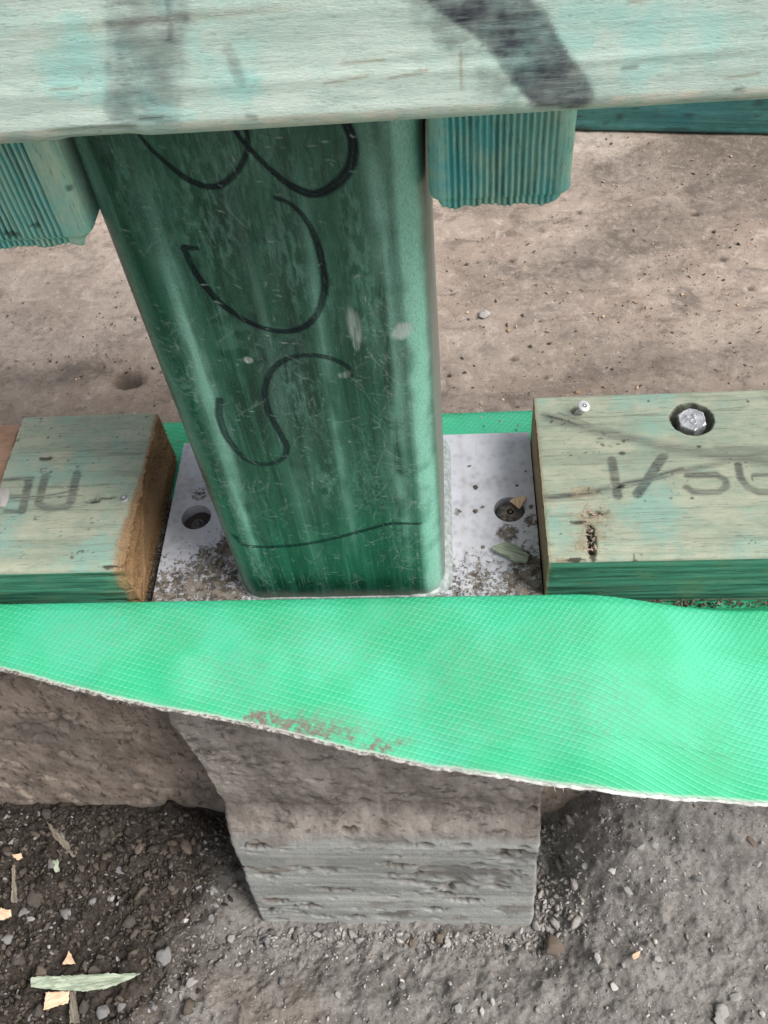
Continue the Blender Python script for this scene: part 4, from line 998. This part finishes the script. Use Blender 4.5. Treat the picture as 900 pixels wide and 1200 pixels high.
# stones that can be picked out in the photograph (pixel, size in px, kind)
ST = [((8, 942), 16, 'grey'), ((55, 955), 20, 'earth'), ((78, 1072), 22, 'grey'), ((28, 1070), 14, 'grey'), ((36, 1077), 10, 'pale'), ((162, 994), 14, 'brown'), ((218, 994), 22, 'brown'), ((32, 993), 12, 'brown'), ((10, 1048), 14, 'earth'), ((40, 1052), 24, 'earth'),
      ((60, 1012), 14, 'grey'), ((108, 1056), 14, 'grey'), ((130, 1052), 10, 'pale'), ((193, 1120), 22, 'grey'), ((223, 1152), 14, 'pale'), ((217, 1079), 9, 'white'), ((247, 1076), 16, 'grey'), ((258, 1100), 9, 'white'), ((270, 1101), 12, 'pale'), ((313, 1102), 12, 'grey'),
      ((371, 1095), 10, 'pale'), ((120, 1185), 22, 'grey'), ((142, 1180), 14, 'grey'), ((50, 1141), 20, 'brown'), ((20, 1125), 18, 'earth'), ((100, 1180), 18, 'earth'), ((45, 1185), 16, 'earth'), ((110, 1135), 20, 'earth'), ((8, 1100), 14, 'grey'), ((57, 1110), 6, 'white'),
      ((638, 1008), 18, 'grey'), ((645, 985), 18, 'pale'), ((668, 998), 14, 'pale'), ((685, 1015), 12, 'pale'), ((717, 1020), 10, 'white'), ((736, 1045), 12, 'pale'), ((750, 992), 16, 'pale'), ((766, 990), 12, 'pale'), ((652, 1072), 8, 'white'), ((650, 1110), 28, 'brown'),
      ((700, 1124), 13, 'white'), ((720, 1157), 11, 'white'), ((770, 1122), 13, 'pale'), ((845, 1183), 20, 'pale'), ((843, 1197), 16, 'pale'), ((862, 1168), 14, 'pale'), ((888, 1012), 12, 'pale'), ((893, 1188), 10, 'white'), ((537, 1183), 12, 'pale'), ((568, 1168), 10, 'pale'), ((577, 1175), 9, 'white'),
      ((471, 1155), 12, 'grey'), ((482, 1105), 12, 'brown'), ((515, 1100), 14, 'brown'), ((452, 1122), 9, 'pale'), ((565, 1185), 9, 'white'), ((730, 1132), 8, 'pale'), ((600, 1110), 9, 'pale'), ((820, 1030), 10, 'grey'), ((668, 1010), 10, 'white'), ((880, 985), 14, 'brown'), ((640, 950), 16, 'grey'), ((330, 1150), 10, 'grey'), ((395, 1165), 9, 'pale'), ((180, 1180), 12, 'grey'), ((240, 1015), 12, 'earth'), ((180, 965), 14, 'earth'), ((120, 975), 18, 'earth'), ((90, 1030), 18, 'earth'), ((150, 1080), 16, 'earth'), ((140, 1020), 12, 'grey')]
LAB = {'grey': ('grey stone half buried in the soil', 'stone', 'grey stones in the soil'), 'pale': ('pale grey pebble half buried in the soil', 'pebble', 'pale pebbles in the soil'), 'white': ('small white pebble half buried in the soil', 'pebble', 'white pebbles in the soil'),
       'brown': ('brown stone half buried in the soil', 'stone', 'brown stones in the soil'), 'earth': ('dark damp clod of earth on the soil', 'clod', 'dark clods on the soil')}
OWN = {(650, 1110): 'large brown stone lying beside the foot corner of the concrete pier', (193, 1120): 'grey stone on the soil just beyond the point of the long splinter', (120, 1185): 'big grey stone beside the peach chip under the long splinter',
       (50, 1141): 'brown stone touching the blunt end of the long splinter', (8, 942): 'grey stone pressed against the bottom of the slab edge', (218, 994): 'brown stone in the shade between slab edge and pier', (78, 1072): 'angular grey stone up-slope of the triangular peach chip',
       (638, 1008): 'grey stone wedged against the side of the concrete pier', (645, 985): 'pale pebble wedged in the rubble against the side of the pier', (750, 992): 'larger of two pale pebbles lying together under the sheet', (766, 990): 'smaller of two pale pebbles lying together under the sheet',
       (57, 1110): 'tiny round white pebble alone on the dark soil', (142, 1180): 'small grey stone next to the big grey stone by the splinter', (32, 993): 'brown stone by the tiny cream wood chip', (60, 1012): 'grey stone touching the tiny turquoise wood chip'}
for px, s_, k_ in ST:
    q_ = unp(px, 2, SOIL0); r_ = s_*.5/1950.*1.15; z_ = float(soil_h(q_[0], q_[1]))
    q_ = unp(px, 2, z_+r_*.3)
    stone('clod' if k_ == 'earth' else ('pebble' if k_ in ('pale', 'white') else 'stone'), (q_[0], q_[1], z_+r_*.22), r_, k_, OWN.get(px, LAB[k_][0]), LAB[k_][1], LAB[k_][2])

ALIB = [lump(200+i_, .7, .9, (IV2, IF2))[0] for i_ in range(40)]; ALIB1 = [lump(300+i_, .75, .9, (IV1, IF1))[0] for i_ in range(40)]
def scatter(name, pts, sizes, tones, mat, flat=.7, small=.0009):
    """angular crumbs joined in one mesh; the bigger ones carry more facets"""
    V, T, Fc, base = [], [], [], 0
    for i in range(len(pts)):
        big = sizes[i] > small; bv = (ALIB if big else ALIB1)[rng.integers(40)]; bf = IF2 if big else IF1
        a = rng.uniform(0, 6.28); t = rng.normal(0, .7)
        R_ = np.array([[math.cos(a), -math.sin(a), 0], [math.sin(a), math.cos(a), 0], [0, 0, 1]])@np.array([[1, 0, 0], [0, math.cos(t), -math.sin(t)], [0, math.sin(t), math.cos(t)]])
        V.append((bv*np.array([1.25, rng.uniform(.7, 1.2), flat*1.3])*sizes[i])@R_.T+pts[i]); T.append(np.tile(tones[i], (len(bv), 1))); Fc.append(bf+base); base += len(bv)
    return newmesh(name, np.concatenate(V), np.concatenate(Fc), mat, attrs={'tone': np.concatenate(T)}, smooth=False)
# grit all over the soil
NG = 24000
gx = rng.uniform(-.27, .31, NG); gy = -.005-.20*rng.random(NG)**1.0; gz = soil_h(gx, gy)
size = np.clip(rng.lognormal(-7.3, .5, NG), .0003, .0028)
wet = soil_wet_shade(gx, gy); size = size*(.72+.8*wet)  # grit tone follows the damp soil and its painted shadow
inp = (gx > -.081) & (gx < .089) & (gy > -.066)
for px_a, px_b in [((60, 1155), (150, 1150)), ((70, 1170), (72, 1172)), ((83, 1126), (84, 1127)), ((0, 1073), (14, 1073))]:
    a_ = unp(px_a, 2, SOIL0+.003)[:2]; b_ = unp(px_b, 2, SOIL0+.003)[:2]; inp |= stroke(gx, gy, np.array([a_, b_]), .0085, .0002) > .5
keep = rng.random(NG) < np.clip(.34+.6*soil_wet_shade(gx, gy)+.40*sst(.0, .45, fbm(gx*25, gy*25, seed=58)), 0, 1)
k = (~inp) & keep; gx, gy, gz, size, wet = gx[k], gy[k], gz[k], size[k], wet[k]
u_ = rng.random(len(gx))[:, None]
dry = np.array([.11, .102, .095])*(1-u_)+np.array([.42, .41, .395])*u_
pal = rng.random(len(gx)) > .95; dry[pal] = np.array([.42, .40, .37])
wt = np.array([.022, .018, .014])*(1-u_)+np.array([.085, .07, .058])*u_; pw = rng.random(len(gx)) > .93; wt[pw] = [.20, .20, .20]
tone = dry*(1-wet[:, None])+wt*wet[:, None]
gr = scatter('grit', np.stack([gx, gy, gz+size*.25], -1), size, tone, M_grit, .75)
tag(gr, 'loose crumbs and grit covering the soil', 'grit', kind='stuff')
NR = 900
ra = rng.random(NR); rx_ = np.where(ra < .45, rng.normal(.108, .010, NR), rng.uniform(-.085, .10, NR)); ry_ = np.where(ra < .45, rng.uniform(-.075, -.005, NR), -.0725-np.abs(rng.normal(0, .006, NR)))
ok_ = ~((rx_ < .0925) & (ry_ > -.071)); rx_, ry_ = rx_[ok_], ry_[ok_]
rs_ = np.clip(rng.lognormal(-6.75, .5, len(rx_)), .0006, .0042)*np.where(rx_ > .093, 1.15, .8); u_ = rng.random(len(rx_))[:, None]
rb = scatter('rubble', np.stack([rx_, ry_, soil_h(rx_, ry_)+rs_*.3], -1), rs_, np.array([.09, .084, .078])+u_*np.array([.26, .25, .24]), M_grit, .75)
tag(rb, 'small rubble and crumbs heaped round the foot of the concrete pier', 'rubble', kind='stuff')
NC = 900
cx_ = rng.uniform(-.26, -.09, NC); cy_ = rng.uniform(-.16, -.004, NC); kk_ = rng.random(NC) < soil_wet_shade(cx_, cy_)*.8; cx_, cy_ = cx_[kk_], cy_[kk_]
cs_ = np.clip(rng.lognormal(-6.35, .45, len(cx_)), .0010, .0050); u_ = rng.random(len(cx_))[:, None]
kk_ = np.ones(len(cx_), bool)
for px_a, px_b in [((60, 1155), (150, 1150)), ((70, 1170), (72, 1190)), ((83, 1126), (84, 1127)), ((0, 1073), (14, 1073)), ((62, 970), (90, 1002)), ((19, 1018), (19, 1058))]:
    a_ = unp(px_a, 2, SOIL0+.003)[:2]; b_ = unp(px_b, 2, SOIL0+.003)[:2]; kk_ &= stroke(cx_, cy_, np.array([a_, b_]), .0085, .0002) < .5
cx_, cy_, cs_, u_ = cx_[kk_], cy_[kk_], cs_[kk_], u_[kk_]
cb = scatter('earth_crumbs', np.stack([cx_, cy_, soil_h(cx_, cy_)+cs_*.2], -1), cs_, np.array([.020, .016, .012])+u_*np.array([.075, .064, .054]), M_grit, .8)
tag(cb, 'dark loose crumbs of damp earth beside the slab edge', 'earth', kind='stuff')
# sawdust and crumbs on the slab
NS = 5000
gx = rng.uniform(-.26, .36, NS); gy = rng.uniform(.093, .36, NS)
k = ~((np.abs(gx) < .05) & (gy < .095)); gx, gy = gx[k], gy[k]
cl = fbm(gx*30, gy*30, seed=5) > -.15; gx, gy = gx[cl], gy[cl]
inmem = gy < .113
size = np.clip(rng.lognormal(-7.75, .5, len(gx)), .0002, .0015)
u_ = rng.random(len(gx))[:, None]; ch = rng.random(len(gx))
tone = np.where(ch[:, None] < .55, np.array([.30, .20, .13])+u_*np.array([.22, .18, .14]), np.array([.05, .04, .033])+u_*.06)
sd_ = scatter('sawdust', np.stack([gx, gy, np.where(inmem, .0001, SLABZ)+size*.2], -1), size, tone, M_grit, .45)
tag(sd_, 'sawdust and dark crumbs scattered over the concrete slab', 'sawdust', kind='stuff')
# dirt packed behind the sheet below the right-hand plate and in the gaps beside the base plate
px_, py_, pz_ = rng.uniform(.10, .26, 500), rng.uniform(-.0045, -.0015, 500), rng.uniform(.0004, .004, 500)
g2x = np.concatenate([rng.uniform(.0858, .0864, 60), rng.uniform(-.0890, -.0845, 900)]); g2y = np.concatenate([rng.uniform(0, .085, 60), rng.uniform(0, .06, 900)]); g2z = np.concatenate([rng.uniform(.0005, .004, 60), rng.uniform(.0004, .0035, 900)])
pp = np.stack([np.concatenate([px_, g2x]), np.concatenate([py_, g2y]), np.concatenate([pz_, g2z])], -1)
size = np.clip(rng.lognormal(-7.4, .4, len(pp)), .0003, .0012); u_ = rng.random(len(pp))[:, None]
gd = scatter('packed_dirt', pp, size, np.array([.05, .042, .034])+u_*np.array([.13, .11, .09]), M_grit, .8)
tag(gd, 'dirt crumbs packed between the timbers, the base plate and the sheet', 'dirt', kind='stuff')

# ------------------------------------------------------------------ studs, rail, timber behind
def stud(x0, x1, zb, label, group, gx0, gx1, seed):
    root = empty('timber_stud', (0, 0, 0), label, 'stud', group)
    zs = nonuni([(zb, .27, .0006), (.27, .60, .02)])
    P, N, S = rrect(x0, x1, .0, .09, .0035, (.00025, .003, .02, .003), 8)
    n, mm = len(zs), len(P)
    Xg = np.repeat(P[None, :, 0], n, 0).copy(); Yg = np.repeat(P[None, :, 1], n, 0).copy(); Zg = np.repeat(zs[:, None], mm, 1).copy(); Sg = np.repeat(S[None, :], n, 0)
    fr = sst(.006, .001, Yg)
    pitch = .0016; ph = (Xg+.00025*fbm(Xg*40, Zg*60, seed=seed))/pitch
    rid = np.abs((ph % 1.)-.5)*2; rid = sst(.1, .85, rid)
    inb = sst(gx0-.001, gx0+.001, Xg)*sst(gx1+.001, gx1-.001, Xg)*fr
    d = -.0007*rid*inb*np.clip(.8+.5*fbm(Xg*200, Zg*40, seed=seed+1), .3, 1.3)+.0002*fbm(Xg*500, Zg*300, seed=seed+2, oct=2)*fr
    # crushed lower end
    t = sst(zb+.010, zb, Zg); corner = np.maximum(sst(x0+.006, x0, Xg), sst(x1-.006, x1, Xg))
    Zg += t*(.0010*fbm(Xg*420, Yg*120, seed=seed+3, oct=3)+.0022*corner*sst(zb+.006, zb, Zg))
    d -= .0022*sst(zb+.0035, zb, Zg-t*.002)*(Sg != 2)
    mk = np.zeros(Xg.shape+(4,)); mk[..., 1] = np.clip(rid*inb*(.85+.4*fbm(Xg*120, Zg*60, seed=seed+9)), 0, .95)
    mk[..., 3] = .7*sst(.68, .80, vn(Xg*420, Zg*420, seed=seed+5)*.5+.5*vn(Xg*150, Zg*150, seed=seed+6))
    NX = np.repeat(N[None, :, 0], n, 0); NY = np.repeat(N[None, :, 1], n, 0)
    v = np.stack([Xg+NX*d, Yg+NY*d, Zg], -1).reshape(-1, 3); cv, cf = caps(len(v), n, mm, v)
    newmesh('board', np.concatenate([v, cv]), np.array(gridfaces(n, mm, True, True).tolist()+[f[::-1] for f in cf], dtype=object), M_stud, root, attrs={'mask': np.concatenate([mk.reshape(-1, 4), np.zeros((2, 4))])})
    return root
stud(.0455, .0815, .1995, 'ribbed teal stud end hanging above the bolted plate', 'ribbed studs under the top rail', .0500, .0770, 3)
stud(-.0815, -.0460, .1940, 'ribbed teal stud end hanging above the short sawn block', 'ribbed studs under the top rail', -.0800, -.0535, 33)

RY0, RY1 = -.035, -.0004
RZ0 = .2455
def hRail(X, Y, Z, S):
    d = .00025*fbm(X*10, Z*300, Y*100, seed=61, oct=3)
    d = d-(.0006*sst(.25, .6, fbm(X*45, Z*30, Y*60, seed=64, oct=3)))*((S == 7) | (S == 4))
    return d
def px2rail(pts): return np.array([unp(p_, 1, RY0)[[0, 2]] for p_ in pts])
def mRail(X, Y, Z, S):
    mk = np.zeros(X.shape+(4,)); fr = ((S == 3) | (S == 7))
    n = fbm(X*260, Z*260, seed=14, oct=4, gain=.65); nl = fbm(X*160, Z*700, seed=15, oct=3); n2 = fbm(X*60, Z*60, seed=17, oct=3)
    Xw = X+.0007*n+.0004*nl; Zw = Z+.0005*n
    ink = np.zeros_like(X)
    pg = px2rail([(440, -60), (600, -60), (622, -5), (650, 38), (676, 72), (692, 98), (697, 114), (688, 126), (662, 130), (628, 127), (610, 110), (590, 84), (560, 50), (520, 18), (480, -12)])
    acc = np.zeros_like(X); jj = np.random.default_rng(3).normal(0, .0005, (14, 2))
    for (ox, oz) in jj: acc += inpoly(X+.0009*n+.0007*n2+ox, Z+.0006*n+.0005*n2+oz, pg)/14.
    ink = np.maximum(ink, acc*np.clip(.84+.35*n+.2*nl+.2*n2, 0, 1))
    ps = px2rail([(475, -10), (520, 30), (560, 62), (600, 112)]); ink = np.maximum(ink, .6*stroke(Xw+.001*n, Zw, ps, .003, .0026)*np.clip(.35+1.2*n+.6*nl, 0, 1))
    poly = px2rail([(128, -40), (222, -40), (212, 145), (128, 142)])
    inn = sum(inpoly(X+.0009*n+ox*1.6, Z+oz, poly).astype(float) for ox, oz in jj)/14.
    ink = np.maximum(ink, inn*.58*np.clip(.70+.9*n+.5*nl+.3*n2, 0, 1))
    def st(p_, w_, a, soft=.0008):
        nonlocal ink
        ink = np.maximum(ink, a*stroke(Xw, Zw, px2rail(p_), w_, soft)*np.clip(.85+.6*n+.4*nl, 0, 1))
    st([(128, 30), (170, 25), (215, 20)], .0012, .75); st([(196, 0), (200, 45)], .0009, .8); st([(195, 45), (194, 120)], .0022, .55, .0016); st([(157, 70), (167, 125)], .0007, .6); st([(130, 38), (127, 132)], .0010, .4); st([(175, 5), (210, 8)], .0016, .5, .001)
    st([(268, 60), (282, 92)], .0012, .4)
    mk[..., 0] = ink*fr
    A = np.zeros_like(X); B = np.zeros_like(X)
    B = np.maximum(B, .5*stroke(X, Z+.0003*nl, px2rail([(0, 46), (80, 36), (160, 26), (280, 14), (450, -4)]), .0007, .001)*np.clip(.5+n2*1.2, 0, 1))
    for p_ in ([(400, 75), (450, 70)], [(455, 92), (500, 82)], [(735, 4), (775, -4)], [(60, 105), (90, 103)], [(850, 92), (890, 86)], [(540, 62), (541, 105)], [(380, 98), (432, 88)]): B = np.maximum(B, .55*stroke(X+.0002*nl, Z, px2rail(p_), .00022, .0003))
    for p_ in ([(730, 80), (746, 78)], [(862, 105), (870, 104)], [(290, 136), (300, 137)], [(165, 138), (190, 137)]): A = np.maximum(A, .55*stroke(X, Z, px2rail(p_), .0004, .0004))
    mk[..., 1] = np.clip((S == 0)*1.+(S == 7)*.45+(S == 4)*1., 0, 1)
    mk[..., 2] = B*fr; mk[..., 3] = A*fr
    return mk
rl = empty('top_rail', (0, 0, 0), 'pale mint timber rail with charcoal paint smears across the column', 'rail')
timber_x('board', -.45, .55, (-.07, .145), (RY0, RY1), (RZ0, RZ0+.090), .0038, M_rail, rl, hRail, mRail, .0005, (0, .5, 0, 0), .0004, (.001, .02, .004, .0005))
a = unp((678, 155), 2, SLABZ); b = unp((900, 160), 2, SLABZ); ang = math.atan2(b[1]-a[1], b[0]-a[0])
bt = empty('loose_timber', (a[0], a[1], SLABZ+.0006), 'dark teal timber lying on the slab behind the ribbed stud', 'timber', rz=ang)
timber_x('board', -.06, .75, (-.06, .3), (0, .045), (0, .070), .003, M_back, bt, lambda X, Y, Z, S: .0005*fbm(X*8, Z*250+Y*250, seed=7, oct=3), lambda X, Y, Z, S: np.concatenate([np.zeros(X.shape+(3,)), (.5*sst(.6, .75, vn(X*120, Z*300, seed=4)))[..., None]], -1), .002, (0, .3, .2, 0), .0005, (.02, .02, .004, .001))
